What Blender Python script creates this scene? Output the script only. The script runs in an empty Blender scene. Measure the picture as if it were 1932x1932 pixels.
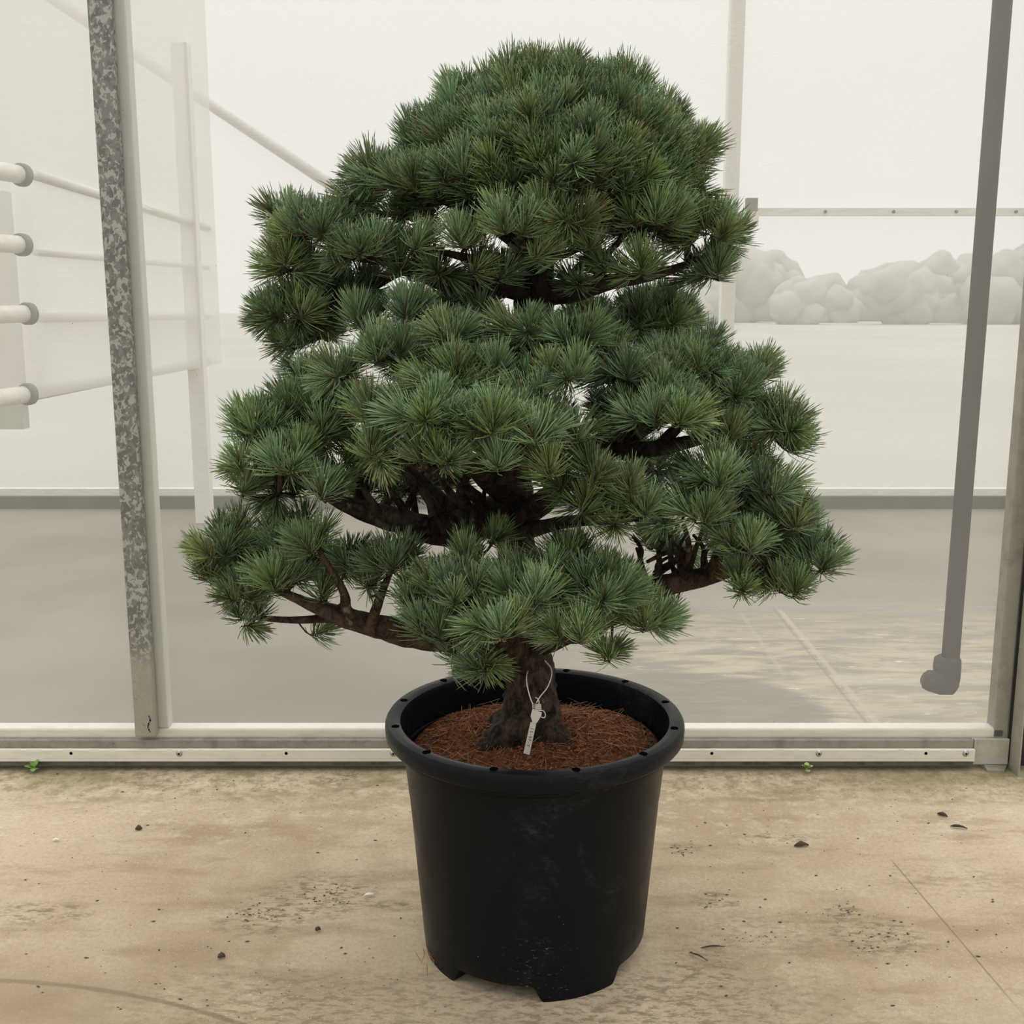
import bpy, bmesh, math, random
import numpy as np
from mathutils import Vector, Matrix

random.seed(7)
rng = np.random.default_rng(7)
S = bpy.context.scene
COL = S.collection
PI = math.pi

# ------------------------------------------------------------------ camera
F = 2080.0                      # focal length in pixels of a 1932 px frame
PITCH = math.radians(10.5)
CAMH = 1.285
cp, sp = math.cos(PITCH), math.sin(PITCH)
cam_d = bpy.data.cameras.new('camera')
cam_d.sensor_width = 36.0
cam_d.sensor_fit = 'HORIZONTAL'
cam_d.lens = 36.0 * F / 1932.0
cam_d.clip_start = 0.05
cam_d.clip_end = 600
cam = bpy.data.objects.new('camera', cam_d)
cam.location = (0, 0, CAMH)
cam.rotation_euler = (PI / 2 - PITCH, 0, 0)
COL.objects.link(cam)
S.camera = cam

# ------------------------------------------------------------------ sky light
S.view_settings.view_transform = 'Standard'
S.view_settings.look = 'None'
S.view_settings.gamma = 1.0
S.view_settings.exposure = 0.0
S.view_settings.use_curve_mapping = False
W = bpy.data.worlds.new('overcast_sky')
S.world = W
W.use_nodes = True
wt = W.node_tree
wt.nodes.clear()
wn = wt.nodes.new
def wmath(op, a, b=None, clamp=False):
    n = wn('ShaderNodeMath'); n.operation = op; n.use_clamp = clamp
    for i, v in enumerate((a, b)):
        if v is None: continue
        if isinstance(v, (int, float)): n.inputs[i].default_value = v
        else: wt.links.new(v, n.inputs[i])
    return n.outputs[0]
tc = wn('ShaderNodeTexCoord')
sx = wn('ShaderNodeSeparateXYZ')
wt.links.new(tc.outputs['Generated'], sx.inputs[0])
def wrange(v, a, b, c, d):
    n = wn('ShaderNodeMapRange'); n.interpolation_type = 'SMOOTHSTEP'
    wt.links.new(v, n.inputs[0])
    for i, k in enumerate((a, b, c, d)): n.inputs[i + 1].default_value = k
    return n.outputs[0]
SKY_Z, SKY_H = 1.95, 1.02
zen = wrange(sx.outputs[2], 0.15, 0.95, SKY_H, SKY_Z)
behind = wrange(sx.outputs[1], -0.75, 0.15, 1.0, 0.0)      # towards the camera side
low = wrange(sx.outputs[2], 0.35, 1.0, 1.0, 0.0)
dark = wmath('SUBTRACT', 1.0, wmath('MULTIPLY', wmath('MULTIPLY', behind, low), 0.30))
stren = wmath('MULTIPLY', zen, dark)
bg = wn('ShaderNodeBackground')
bg.inputs[0].default_value = (1.0, 0.99, 0.965, 1)
wt.links.new(stren, bg.inputs[1])
wo = wn('ShaderNodeOutputWorld')
wt.links.new(bg.outputs[0], wo.inputs[0])
try:
    S.cycles.transparent_max_bounces = 16
    S.cycles.max_bounces = 8
except Exception:
    pass

def at(x, y, Y):
    """world point seen at pixel x, y (1932 frame) on the plane world-Y"""
    u = (x - 966.0) / F; v = (y - 966.0) / F
    t = Y / (cp - v * sp)
    return Vector((t * u, Y, CAMH - t * (sp + v * cp)))
def ground(x, y, z=0.0):
    u = (x - 966.0) / F; v = (y - 966.0) / F
    t = (CAMH - z) / (sp + v * cp)
    return Vector((t * u, t * (cp - v * sp), z))

# ------------------------------------------------------------------ material helpers
class NT:
    def __init__(s, name):
        s.m = bpy.data.materials.new(name); s.m.use_nodes = True
        s.t = s.m.node_tree; s.t.nodes.clear()
        s.out = s.t.nodes.new('ShaderNodeOutputMaterial')
        s.tc = s.t.nodes.new('ShaderNodeTexCoord')
        s.co = s.tc.outputs['Object']
    def n(s, k): return s.t.nodes.new(k)
    def set(s, sock, v):
        if v is None: return
        if isinstance(v, bpy.types.NodeSocket): s.t.links.new(v, sock)
        elif isinstance(v, (tuple, list)) and len(v) == 3 and sock.type == 'RGBA': sock.default_value = (*v, 1)
        else: sock.default_value = v
    def math(s, op, a, b=None, c=None, clamp=False):
        n = s.n('ShaderNodeMath'); n.operation = op; n.use_clamp = clamp
        for i, v in enumerate((a, b, c)): s.set(n.inputs[i], v)
        return n.outputs[0]
    def mapping(s, scale=(1, 1, 1), loc=(0, 0, 0), rot=(0, 0, 0)):
        n = s.n('ShaderNodeMapping'); s.t.links.new(s.co, n.inputs[0])
        n.inputs['Scale'].default_value = scale; n.inputs['Location'].default_value = loc
        n.inputs['Rotation'].default_value = rot
        return n.outputs[0]
    def noise(s, scale, detail=4, rough=0.55, vec=None, dist=0.0):
        n = s.n('ShaderNodeTexNoise'); s.t.links.new(vec or s.co, n.inputs['Vector'])
        n.inputs['Scale'].default_value = scale; n.inputs['Detail'].default_value = detail
        n.inputs['Roughness'].default_value = rough; n.inputs['Distortion'].default_value = dist
        return n.outputs[0]
    def voro(s, scale, vec=None, out='Distance', feature='F1'):
        n = s.n('ShaderNodeTexVoronoi'); n.feature = feature
        s.t.links.new(vec or s.co, n.inputs['Vector'])
        n.inputs['Scale'].default_value = scale
        return n.outputs[out]
    def rng(s, v, a, b, c=0.0, d=1.0, smooth=True):
        n = s.n('ShaderNodeMapRange'); n.interpolation_type = 'SMOOTHSTEP' if smooth else 'LINEAR'
        for i, k in enumerate((v, a, b, c, d)): s.set(n.inputs[i], k)
        return n.outputs[0]
    def mix(s, f, a, b, mode='MIX'):
        n = s.n('ShaderNodeMix'); n.data_type = 'RGBA'; n.blend_type = mode
        s.set(n.inputs[0], f); s.set(n.inputs[6], a); s.set(n.inputs[7], b)
        return n.outputs[2]
    def xyz(s):
        n = s.n('ShaderNodeSeparateXYZ'); s.t.links.new(s.co, n.inputs[0]); return n.outputs
    def bump(s, h, strength=0.3, dist=0.01):
        n = s.n('ShaderNodeBump'); s.set(n.inputs['Height'], h)
        n.inputs['Strength'].default_value = strength; n.inputs['Distance'].default_value = dist
        return n.outputs[0]
    def pbr(s, color, rough=0.6, metal=0.0, spec=0.5, normal=None):
        n = s.n('ShaderNodeBsdfPrincipled')
        s.set(n.inputs['Base Color'], color); s.set(n.inputs['Roughness'], rough)
        s.set(n.inputs['Metallic'], metal); s.set(n.inputs['Specular IOR Level'], spec)
        if normal: s.set(n.inputs['Normal'], normal)
        return n.outputs[0]
    def done(s, sh):
        s.t.links.new(sh, s.out.inputs[0]); return s.m

def simple(name, col, rough=0.6, metal=0.0, var=0.08, scale=20, bump=0.0, spec=0.5):
    N = NT(name)
    f = N.noise(scale, 5)
    c = N.mix(N.rng(f, 0.3, 0.7), tuple(k * (1 - var) for k in col), tuple(min(1, k * (1 + var)) for k in col))
    nm = N.bump(f, bump, 0.005) if bump else None
    return N.done(N.pbr(c, rough, metal, spec, nm))

# --- outdoor concrete with its stains, joint and tyre mark
def circle3(a, b, c):
    ax, ay, bx, by, cx, cy = a.x, a.y, b.x, b.y, c.x, c.y
    d = 2 * (ax * (by - cy) + bx * (cy - ay) + cx * (ay - by))
    ux = ((ax*ax+ay*ay)*(by-cy)+(bx*bx+by*by)*(cy-ay)+(cx*cx+cy*cy)*(ay-by))/d
    uy = ((ax*ax+ay*ay)*(cx-bx)+(bx*bx+by*by)*(ax-cx)+(cx*cx+cy*cy)*(bx-ax))/d
    return ux, uy, math.hypot(ax-ux, ay-uy)

def concrete():
    N = NT('tan_concrete')
    X, Y, Z = N.xyz()
    big = N.noise(0.9, 3, 0.5)
    mid = N.noise(4.0, 6, 0.62, dist=0.3)
    fine = N.noise(90, 4, 0.7)
    streak = N.noise(3.0, 6, 0.6, vec=N.mapping((1.0, 3.2, 1)))
    c = N.mix(N.rng(big, 0.38, 0.62), (0.385, 0.295, 0.195), (0.54, 0.435, 0.305))
    c = N.mix(N.rng(mid, 0.40, 0.66, 0, 0.5), c, (0.60, 0.505, 0.37))
    c = N.mix(N.rng(streak, 0.48, 0.68, 0, 0.6), c, (0.27, 0.195, 0.12))
    c = N.mix(N.rng(fine, 0.42, 0.66, 0, 0.30), c, (0.27, 0.21, 0.14))
    grit = N.noise(230, 2, 0.5)
    c = N.mix(N.rng(grit, 0.60, 0.72, 0, 0.40), c, (0.80, 0.72, 0.58))
    # rough, weathered and mossy strip along the wall
    edge = N.rng(Y, 2.62, 2.90)
    crack = N.noise(24, 9, 0.8, dist=0.1)
    c = N.mix(N.math('MULTIPLY', edge, N.rng(crack, 0.46, 0.58, 0.0, 0.75)), c, (0.20, 0.16, 0.095))
    c = N.mix(N.math('MULTIPLY', N.rng(Y, 2.35, 2.62), N.rng(N.noise(16, 8, 0.8, vec=N.mapping((1, 1.4, 1), loc=(8, 0, 0)), dist=0.2), 0.50, 0.64, 0, 0.35)), c, (0.72, 0.64, 0.49))
    moss = N.math('MULTIPLY', N.rng(Y, 2.70, 2.93), N.rng(N.noise(3.2, 5, 0.6, vec=N.mapping(loc=(4.3, 1.1, 0))), 0.45, 0.62, 0, 0.65))
    c = N.mix(moss, c, (0.20, 0.18, 0.075))
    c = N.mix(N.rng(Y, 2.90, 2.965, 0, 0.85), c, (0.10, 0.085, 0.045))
    # smudges of soil; the wide faint front ones also stand in for foreground shade
    blobs = [((600, 1690), .15, .07, .75), ((490, 1735), .12, .045, .65), ((80, 1722), .13, .03, .7), ((640, 1468), .07, .02, .7),
             ((740, 1710), .06, .015, .7), ((1470, 1580), .12, .015, .75), ((1590, 1720), .05, .02, .7), ((1350, 1700), .06, .03, .7),
             ((1660, 1770), .12, .06, .5), ((1330, 1820), .09, .05, .5), ((420, 1880), .25, .1, .3), ((1290, 1600), .05, .02, .7),
             ((1500, 1760), .3, .06, .35), ((900, 1900), .5, .09, .25), ((1210, 1895), .35, .08, .3), ((1350, 1920), .5, .12, .3), ((700, 1915), .5, .09, .28), ((1000, 1930), .6, .1, .3), ((1800, 1660), .2, .05, .3)]
    patch = N.noise(28, 6, 0.75, vec=N.mapping((1, 2.4, 1), rot=(0, 0, 0.5)), dist=0.1)
    pm = N.rng(patch, 0.47, 0.60)
    for (p, rx, ry, k) in blobs:
        g = ground(*p)
        d = N.math('ADD', N.math('POWER', N.math('ABSOLUTE', N.math('DIVIDE', N.math('SUBTRACT', X, g.x), rx)), 2.0),
                   N.math('POWER', N.math('ABSOLUTE', N.math('DIVIDE', N.math('SUBTRACT', Y, g.y), ry * 1.7)), 2.0))
        w = N.math('MULTIPLY', N.rng(d, 0.15, 1.25, k, 0.0), pm)
        c = N.mix(w, c, (0.15, 0.115, 0.07))
    c = N.mix(N.math('MULTIPLY', N.rng(N.noise(1.6, 4, 0.6, vec=N.mapping(loc=(2.2, 5.1, 0))), 0.35, 0.65), N.rng(Y, 2.35, 1.75, 0.0, 0.55)), c, (0.27, 0.205, 0.135))  # floor colour darkened towards the camera, standing in for shade there
    # tyre mark
    ux, uy, R = circle3(ground(0, 1850), ground(280, 1884), ground(470, 1938))
    dd = N.math('ABSOLUTE', N.math('SUBTRACT', N.math('SQRT', N.math('ADD', N.math('POWER', N.math('SUBTRACT', X, ux), 2.0),
                N.math('POWER', N.math('SUBTRACT', Y, uy), 2.0))), R + 0.0))
    wob = N.math('ADD', dd, N.math('MULTIPLY', N.math('SUBTRACT', N.noise(25, 4, .6), 0.5), 0.012))
    arc = N.math('MULTIPLY', N.rng(wob, 0.003, 0.009, 0.65, 0.0), N.rng(X, -0.1, -0.45, 0.0, 1.0))
    arc = N.math('MULTIPLY', arc, N.rng(Y, 2.2, 1.8, 0.0, 1.0))
    c = N.mix(arc, c, (0.17, 0.125, 0.075))
    # hairline joint
    a, b = ground(1681, 1622), ground(1840, 1808)
    dx, dy = b.x - a.x, b.y - a.y; L = math.hypot(dx, dy); dx /= L; dy /= L
    off = N.math('ABSOLUTE', N.math('ADD', N.math('MULTIPLY', N.math('SUBTRACT', X, a.x), -dy), N.math('MULTIPLY', N.math('SUBTRACT', Y, a.y), dx)))
    off = N.math('ADD', off, N.math('MULTIPLY', N.math('SUBTRACT', N.noise(40, 3), 0.5), 0.003))
    al = N.math('ADD', N.math('MULTIPLY', N.math('SUBTRACT', X, a.x), dx), N.math('MULTIPLY', N.math('SUBTRACT', Y, a.y), dy))
    ln = N.math('MULTIPLY', N.rng(off, 0.0008, 0.0028, 0.65, 0.0), N.math('MULTIPLY', N.rng(al, -0.01, 0.02), N.rng(al, L + 0.25, L + 0.02)))
    c = N.mix(ln, c, (0.16, 0.12, 0.07))
    # worn, scraped line further right
    # tiny dark specks
    v = N.voro(34); spk = N.math('MULTIPLY', N.rng(v, 0.05, 0.11, 1, 0), N.rng(N.noise(5, 2), 0.53, 0.60, 0, 0.8))
    c = N.mix(spk, c, (0.11, 0.08, 0.05))
    h = N.math('ADD', N.math('MULTIPLY', fine, 0.5), N.math('MULTIPLY', N.math('MULTIPLY', crack, edge), 1.6))
    return N.done(N.pbr(c, N.rng(mid, 0.3, 0.7, 0.75, 0.92), 0, 0.3, N.bump(h, 0.35, 0.004)))

def concrete_inside():
    N = NT('grey_concrete')
    X, Y, Z = N.xyz()
    c = N.mix(N.rng(N.noise(0.9, 4, 0.5), 0.35, 0.65), (0.20, 0.178, 0.14), (0.27, 0.243, 0.195))
    st = N.noise(3.5, 7, 0.7, vec=N.mapping((0.9, 3.2, 1)), dist=0.4)
    zone = N.math('MULTIPLY', N.rng(Y, 5.0, 3.9), N.rng(X, 0.05, 0.75))
    c = N.mix(N.math('MULTIPLY', zone, N.rng(st, 0.40, 0.60, 0.15, 0.9)), c, (0.47, 0.42, 0.30))
    st2 = N.noise(5, 6, 0.75, vec=N.mapping((1.1, 7.0, 1), loc=(3, 0, 0)), dist=0.3)
    c = N.mix(N.math('MULTIPLY', zone, N.rng(st2, 0.60, 0.68, 0, 0.9)), c, (0.85, 0.80, 0.66))
    def line(p, q, w, col, k):
        nonlocal c
        a, b = ground(*p), ground(*q)
        dx, dy = b.x - a.x, b.y - a.y; L = math.hypot(dx, dy); dx /= L; dy /= L
        off = N.math('ABSOLUTE', N.math('ADD', N.math('MULTIPLY', N.math('SUBTRACT', X, a.x), -dy), N.math('MULTIPLY', N.math('SUBTRACT', Y, a.y), dx)))
        al = N.math('ADD', N.math('MULTIPLY', N.math('SUBTRACT', X, a.x), dx), N.math('MULTIPLY', N.math('SUBTRACT', Y, a.y), dy))
        m = N.math('MULTIPLY', N.rng(off, w * .5, w, k, 0.0), N.math('MULTIPLY', N.rng(al, -0.05, 0.05), N.rng(al, L + 0.15, L)))
        c = N.mix(m, c, col)
    line((1470, 1150), (1660, 1370), 0.014, (0.46, 0.42, 0.32), 0.6)
    line((1460, 1150), (1640, 1370), 0.008, (0.15, 0.13, 0.10), 0.35)
    line((1400, 1160), (1470, 1260), 0.012, (0.42, 0.38, 0.31), 0.4)
    # damp dark patch near the door at right of the pot
    g = ground(1330, 1400)
    d = N.math('ADD', N.math('POWER', N.math('ABSOLUTE', N.math('DIVIDE', N.math('SUBTRACT', X, g.x), .45)), 2.0),
               N.math('POWER', N.math('ABSOLUTE', N.math('DIVIDE', N.math('SUBTRACT', Y, g.y + .25), .4)), 2.0))
    c = N.mix(N.rng(d, 0.8, 1.1, 0.75, 0.0), c, (0.19, 0.17, 0.14))
    h = N.noise(60, 4, 0.7)
    return N.done(N.pbr(c, 0.55, 0, 0.35, N.bump(h, 0.2, 0.003)))

def film(name, amount, tint=(0.97, 0.968, 0.955)):
    N = NT(name)
    weave = N.noise(8, 3, 0.6, vec=N.mapping((1.2, 1, 42)))
    cloud = N.noise(1.3, 4, 0.55, vec=N.mapping((1.0, 1, 1.6)), dist=0.4)
    thread = N.noise(1.0, 2, 0.5, vec=N.mapping((6, 1, 420)))
    f = N.math('ADD', amount, N.math('MULTIPLY', N.math('SUBTRACT', weave, 0.5), 0.05))
    f = N.math('ADD', f, N.math('MULTIPLY', N.math('SUBTRACT', cloud, 0.5), 0.10))
    f = N.math('ADD', f, N.math('MULTIPLY', N.math('SUBTRACT', thread, 0.5), 0.035))
    specks = N.math('MULTIPLY', N.rng(N.voro(9), 0.010, 0.018, 1, 0), 0.6)
    T = N.n('ShaderNodeBsdfTransparent'); N.set(T.inputs[0], tint)
    tr = N.n('ShaderNodeBsdfTranslucent'); N.set(tr.inputs[0], (0.86, 0.85, 0.81))
    df = N.n('ShaderNodeBsdfDiffuse'); N.set(df.inputs[0], (0.80, 0.79, 0.755))
    m1 = N.n('ShaderNodeMixShader'); m1.inputs[0].default_value = 0.45
    N.t.links.new(tr.outputs[0], m1.inputs[1]); N.t.links.new(df.outputs[0], m1.inputs[2])
    m2 = N.n('ShaderNodeMixShader'); N.set(m2.inputs[0], f)
    N.t.links.new(T.outputs[0], m2.inputs[1]); N.t.links.new(m1.outputs[0], m2.inputs[2])
    dk = N.n('ShaderNodeBsdfDiffuse'); N.set(dk.inputs[0], (0.10, 0.09, 0.07))
    m3 = N.n('ShaderNodeMixShader'); N.set(m3.inputs[0], specks)
    N.t.links.new(m2.outputs[0], m3.inputs[1]); N.t.links.new(dk.outputs[0], m3.inputs[2])
    return N.done(m3.outputs[0])

def galvanised():
    N = NT('galvanised_steel')
    a = N.rng(N.noise(82, 3, 0.55, vec=N.mapping((1, 1, 0.8)), dist=0.7), 0.50, 0.58)
    b = N.rng(N.noise(42, 2, 0.5, vec=N.mapping((1, 1, 0.8), loc=(3, 2, 7)), dist=1.0), 0.44, 0.56)
    c = N.mix(b, (0.155, 0.16, 0.145), (0.215, 0.22, 0.20))
    c = N.mix(N.math('MULTIPLY', a, 0.85), c, (0.42, 0.43, 0.385))
    X, Y, Z = N.xyz()
    low = N.rng(Z, 0.30, 0.19)
    c = N.mix(N.math('MULTIPLY', low, 0.9), c, (0.36, 0.345, 0.285))
    rust = N.math('MULTIPLY', N.rng(N.noise(60, 5, 0.7), 0.62, 0.68), 0.5)
    c = N.mix(rust, c, (0.10, 0.09, 0.06))
    return N.done(N.pbr(c, 0.6, 0.15, 0.4, N.bump(a, 0.15, 0.002)))

def dirty(name, col, dirt, amt=0.5, scale=12, rough=0.55, vec=(1, 1, 1)):
    N = NT(name)
    n1 = N.noise(scale, 6, 0.7, vec=N.mapping(vec))
    n2 = N.noise(scale * 6, 4, 0.7, vec=N.mapping(vec))
    c = N.mix(N.rng(n1, 0.42, 0.68, 0, amt), col, dirt)
    c = N.mix(N.rng(n2, 0.62, 0.72, 0, amt), c, tuple(k * .6 for k in dirt))
    return N.done(N.pbr(c, rough, 0, 0.4, N.bump(n2, 0.1, 0.002)))

def pot_plastic():
    N = NT('black_plastic')
    c = (0.005, 0.0064, 0.0078)
    dust = N.noise(7, 7, 0.7, vec=N.mapping((1, 1, 0.8)), dist=0.6)
    scr = N.noise(45, 6, 0.8, vec=N.mapping((1, 1, 2.2)), dist=1.2)
    g = N.math('MULTIPLY', N.rng(dust, 0.52, 0.68), N.rng(scr, 0.40, 0.75))
    c = N.mix(N.math('MULTIPLY', g, 0.30), c, (0.13, 0.14, 0.155))
    X, Y, Z = N.xyz()
    # scuffs low on the front
    sc2 = N.noise(75, 5, 0.75, vec=N.mapping((1, 1, 3.0), rot=(0, 0.5, 0)), dist=0.8)
    z1 = N.math('MULTIPLY', N.rng(Z, 0.17, 0.10), N.rng(N.math('ABSOLUTE', N.math('SUBTRACT', X, 0.05)), 0.11, 0.03))
    c = N.mix(N.math('MULTIPLY', z1, N.rng(sc2, 0.60, 0.70, 0, 0.55)), c, (0.28, 0.30, 0.30))
    wh = N.math('MULTIPLY', N.rng(N.voro(60), 0.03, 0.06, 1, 0), N.rng(N.noise(9, 2), 0.55, 0.6, 0, 0.6))
    c = N.mix(wh, c, (0.35, 0.35, 0.33))
    rg = N.rng(dust, 0.35, 0.7, 0.30, 0.48)
    return N.done(N.pbr(c, rg, 0, 0.12, N.bump(N.noise(18, 4), 0.05, 0.004)))

def bark():
    N = NT('pine_bark')
    n1 = N.noise(48, 9, 0.75, vec=N.mapping((1, 1, 0.5)), dist=0.5)
    n2 = N.voro(38, vec=N.mapping((1, 1, 0.5)))
    c = N.mix(N.rng(n1, 0.35, 0.65), (0.016, 0.012, 0.009), (0.125, 0.090, 0.065))
    lich = N.rng(N.noise(30, 5, 0.65, vec=N.mapping(loc=(5, 2, 1))), 0.63, 0.70, 0, 0.7)
    c = N.mix(lich, c, (0.27, 0.25, 0.20))
    return N.done(N.pbr(c, 0.9, 0, 0.15, N.bump(N.math('ADD', n1, n2), 0.9, 0.012)))

def needles_mat():
    N = NT('pine_needles')
    a = N.n('ShaderNodeAttribute'); a.attribute_name = 'Col'
    p = N.n('ShaderNodeBsdfPrincipled')
    N.t.links.new(a.outputs['Color'], p.inputs['Base Color'])
    p.inputs['Roughness'].default_value = 0.5
    p.inputs['Specular IOR Level'].default_value = 0.5
    return N.done(p.outputs[0])

def soil_mat():
    N = NT('reddish_soil')
    n1 = N.noise(60, 6, 0.75); n2 = N.noise(9, 4)
    c = N.mix(N.rng(n1, 0.35, 0.65), (0.06, 0.026, 0.014), (0.25, 0.105, 0.052))
    c = N.mix(N.rng(n2, 0.45, 0.65, 0, 0.6), c, (0.24, 0.105, 0.05))
    return N.done(N.pbr(c, 0.95, 0, 0.1, N.bump(n1, 1.0, 0.01)))

M = {}
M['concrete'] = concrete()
M['concrete_in'] = concrete_inside()
M['film'] = film('frosted_film', 0.235)
M['film_far'] = film('frosted_film_far', 0.30)
M['film_left'] = film('milky_film', 0.68)
M['pale_paint'] = simple('pale_painted_metal', (0.78, 0.775, 0.74), 0.6, var=.03)
M['galv'] = galvanised()
M['pale_steel'] = dirty('pale_grey_steel', (0.56, 0.57, 0.53), (0.46, 0.46, 0.42), 0.3, 6)
M['white_alu'] = dirty('off_white_aluminium', (0.80, 0.78, 0.70), (0.52, 0.49, 0.40), 0.35, 9, 0.45, (1, 1, 6))
M['batten'] = dirty('off_white_batten', (0.76, 0.735, 0.64), (0.50, 0.47, 0.37), 0.3, 16, 0.45, (1, 1, 5))
M['weathered'] = dirty('weathered_grey_metal', (0.29, 0.275, 0.22), (0.16, 0.15, 0.11), 0.7, 14, 0.7)
M['dark_strip'] = dirty('dark_grimy_strip', (0.17, 0.165, 0.135), (0.05, 0.05, 0.03), 0.7, 18, 0.8)
M['seam_gap'] = simple('black_seam_and_gap', (0.02, 0.02, 0.015), 0.9)
M['pipe_dark'] = simple('dark_grey_pipe', (0.055, 0.05, 0.045), 0.8, var=0.15, scale=9, spec=0.1)
M['pipe_white'] = simple('white_painted_pipe', (0.80, 0.78, 0.72), 0.45)
M['collar'] = simple('grey_pipe_collar', (0.22, 0.22, 0.20), 0.6)
M['kerb'] = simple('far_concrete_kerb', (0.13, 0.12, 0.10), 0.85, var=0.12, scale=4)
M['zinc'] = simple('zinc_screw', (0.45, 0.45, 0.42), 0.35, 0.7)
M['hole'] = simple('screw_hole_dark', (0.004, 0.004, 0.004), 1.0, spec=0.0)
M['pot'] = pot_plastic()
M['bark'] = bark()
M['needles'] = needles_mat()
M['soil'] = soil_mat()
M['granule'] = simple('reddish_granules', (0.25, 0.10, 0.048), 0.95, var=0.6, scale=90, spec=0.1)
M['tag'] = simple('cream_plastic', (0.92, 0.89, 0.76), 0.4, var=0.04)
M['ink'] = simple('grey_ink', (0.10, 0.10, 0.08), 0.7)
M['leaf'] = simple('weed_leaf', (0.15, 0.27, 0.045), 0.45, var=0.3, scale=60)
M['leaf2'] = simple('pale_weed_leaf', (0.36, 0.50, 0.16), 0.45, var=0.3, scale=60)
M['tree_far'] = simple('hazy_distant_foliage', (0.50, 0.495, 0.455), 0.9, var=0.04, scale=0.6, spec=0)  # distance haze put into the pale foliage colour
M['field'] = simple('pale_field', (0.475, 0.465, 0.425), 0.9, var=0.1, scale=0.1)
M['crumb'] = simple('dark_soil_crumb', (0.085, 0.06, 0.038), 0.95, var=0.3)
M['dryleaf'] = simple('dry_brown_leaf', (0.065, 0.045, 0.025), 0.8, var=0.3, scale=50)
M['chip'] = simple('white_flake', (0.85, 0.82, 0.72), 0.6)
M['straw'] = simple('dry_straw', (0.42, 0.29, 0.15), 0.7)

# ------------------------------------------------------------------ mesh helpers
class MB:
    def __init__(s): s.v = []; s.f = []
    def add(s, vs, fs):
        o = len(s.v); s.v.extend([tuple(p) for p in vs]); s.f.extend([tuple(i + o for i in f) for f in fs]); return s
    def box(s, x0, x1, y0, y1, z0, z1):
        v = [(x, y, z) for z in (z0, z1) for y in (y0, y1) for x in (x0, x1)]
        return s.add(v, [(0, 2, 3, 1), (4, 5, 7, 6), (0, 1, 5, 4), (2, 6, 7, 3), (0, 4, 6, 2), (1, 3, 7, 5)])
    def tube(s, pts, rad, n=8, cap=True, wob=0.0, seed=0):
        pts = [Vector(p) for p in pts]
        if isinstance(rad, (int, float)): rad = [rad] * len(pts)
        rr = random.Random(seed)
        up = None; rings = []
        for i, p in enumerate(pts):
            t = (pts[min(i + 1, len(pts) - 1)] - pts[max(i - 1, 0)])
            t = t.normalized() if t.length > 1e-9 else Vector((0, 0, 1))
            if up is None:
                up = Vector((1, 0, 0)) if abs(t.x) < 0.9 else Vector((0, 1, 0))
            a = (up - t * up.dot(t)).normalized(); up = a; b = t.cross(a)
            ring = []
            for k in range(n):
                w = 1 + wob * (rr.random() - 0.5) * 2
                ang = 2 * PI * k / n
                ring.append(p + (a * math.cos(ang) + b * math.sin(ang)) * rad[i] * w)
            rings.append(ring)
        vs = [q for r in rings for q in r]; fs = []
        for i in range(len(pts) - 1):
            for k in range(n):
                k2 = (k + 1) % n
                fs.append((i * n + k, i * n + k2, (i + 1) * n + k2, (i + 1) * n + k))
        if cap:
            fs.append(tuple(range(n - 1, -1, -1))); fs.append(tuple((len(pts) - 1) * n + k for k in range(n)))
        return s.add(vs, fs)
    def lathe(s, prof, n=64, c=(0, 0, 0), close=False):
        vs = []; fs = []; m = len(prof)
        for k in range(n):
            a = 2 * PI * k / n
            for (r, z) in prof: vs.append((c[0] + r * math.cos(a), c[1] + r * math.sin(a), c[2] + z))
        for k in range(n):
            k2 = (k + 1) % n
            for i in range(m - 1): fs.append((k * m + i, k2 * m + i, k2 * m + i + 1, k * m + i + 1))
        return s.add(vs, fs)
    def blob(s, c, r, seed, sub=2, amp=0.25, sc=(1, 1, 1)):
        bm = bmesh.new(); bmesh.ops.create_icosphere(bm, subdivisions=sub, radius=1)
        rr = random.Random(seed); ph = [rr.uniform(0, 6.28) for _ in range(6)]
        vs = []
        for v in bm.verts:
            p = v.co
            k = 1 + amp * (math.sin(3 * p.x + ph[0]) * math.sin(3.3 * p.y + ph[1]) + 0.6 * math.sin(6 * p.z + ph[2]) * math.sin(5.5 * p.x + ph[3]))
            vs.append((c[0] + p.x * r * k * sc[0], c[1] + p.y * r * k * sc[1], c[2] + p.z * r * k * sc[2]))
        fs = [tuple(v.index for v in f.verts) for f in bm.faces]
        bm.free(); return s.add(vs, fs)
    def build(s, name, mat, parent=None, smooth=False, bevel=0.0, origin=None):
        me = bpy.data.meshes.new(name)
        v = s.v
        if origin is not None:
            v = [(p[0] - origin[0], p[1] - origin[1], p[2] - origin[2]) for p in v]
        me.from_pydata(v, [], s.f); me.update()
        if mat is not None: me.materials.append(mat)
        if smooth:
            me.polygons.foreach_set('use_smooth', [True] * len(me.polygons))
        o = bpy.data.objects.new(name, me); COL.objects.link(o)
        if origin is not None and parent is None: o.location = origin
        if parent: o.parent = parent
        if bevel:
            b = o.modifiers.new('bevel', 'BEVEL'); b.width = bevel; b.segments = 2; b.limit_method = 'ANGLE'
        return o

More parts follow.
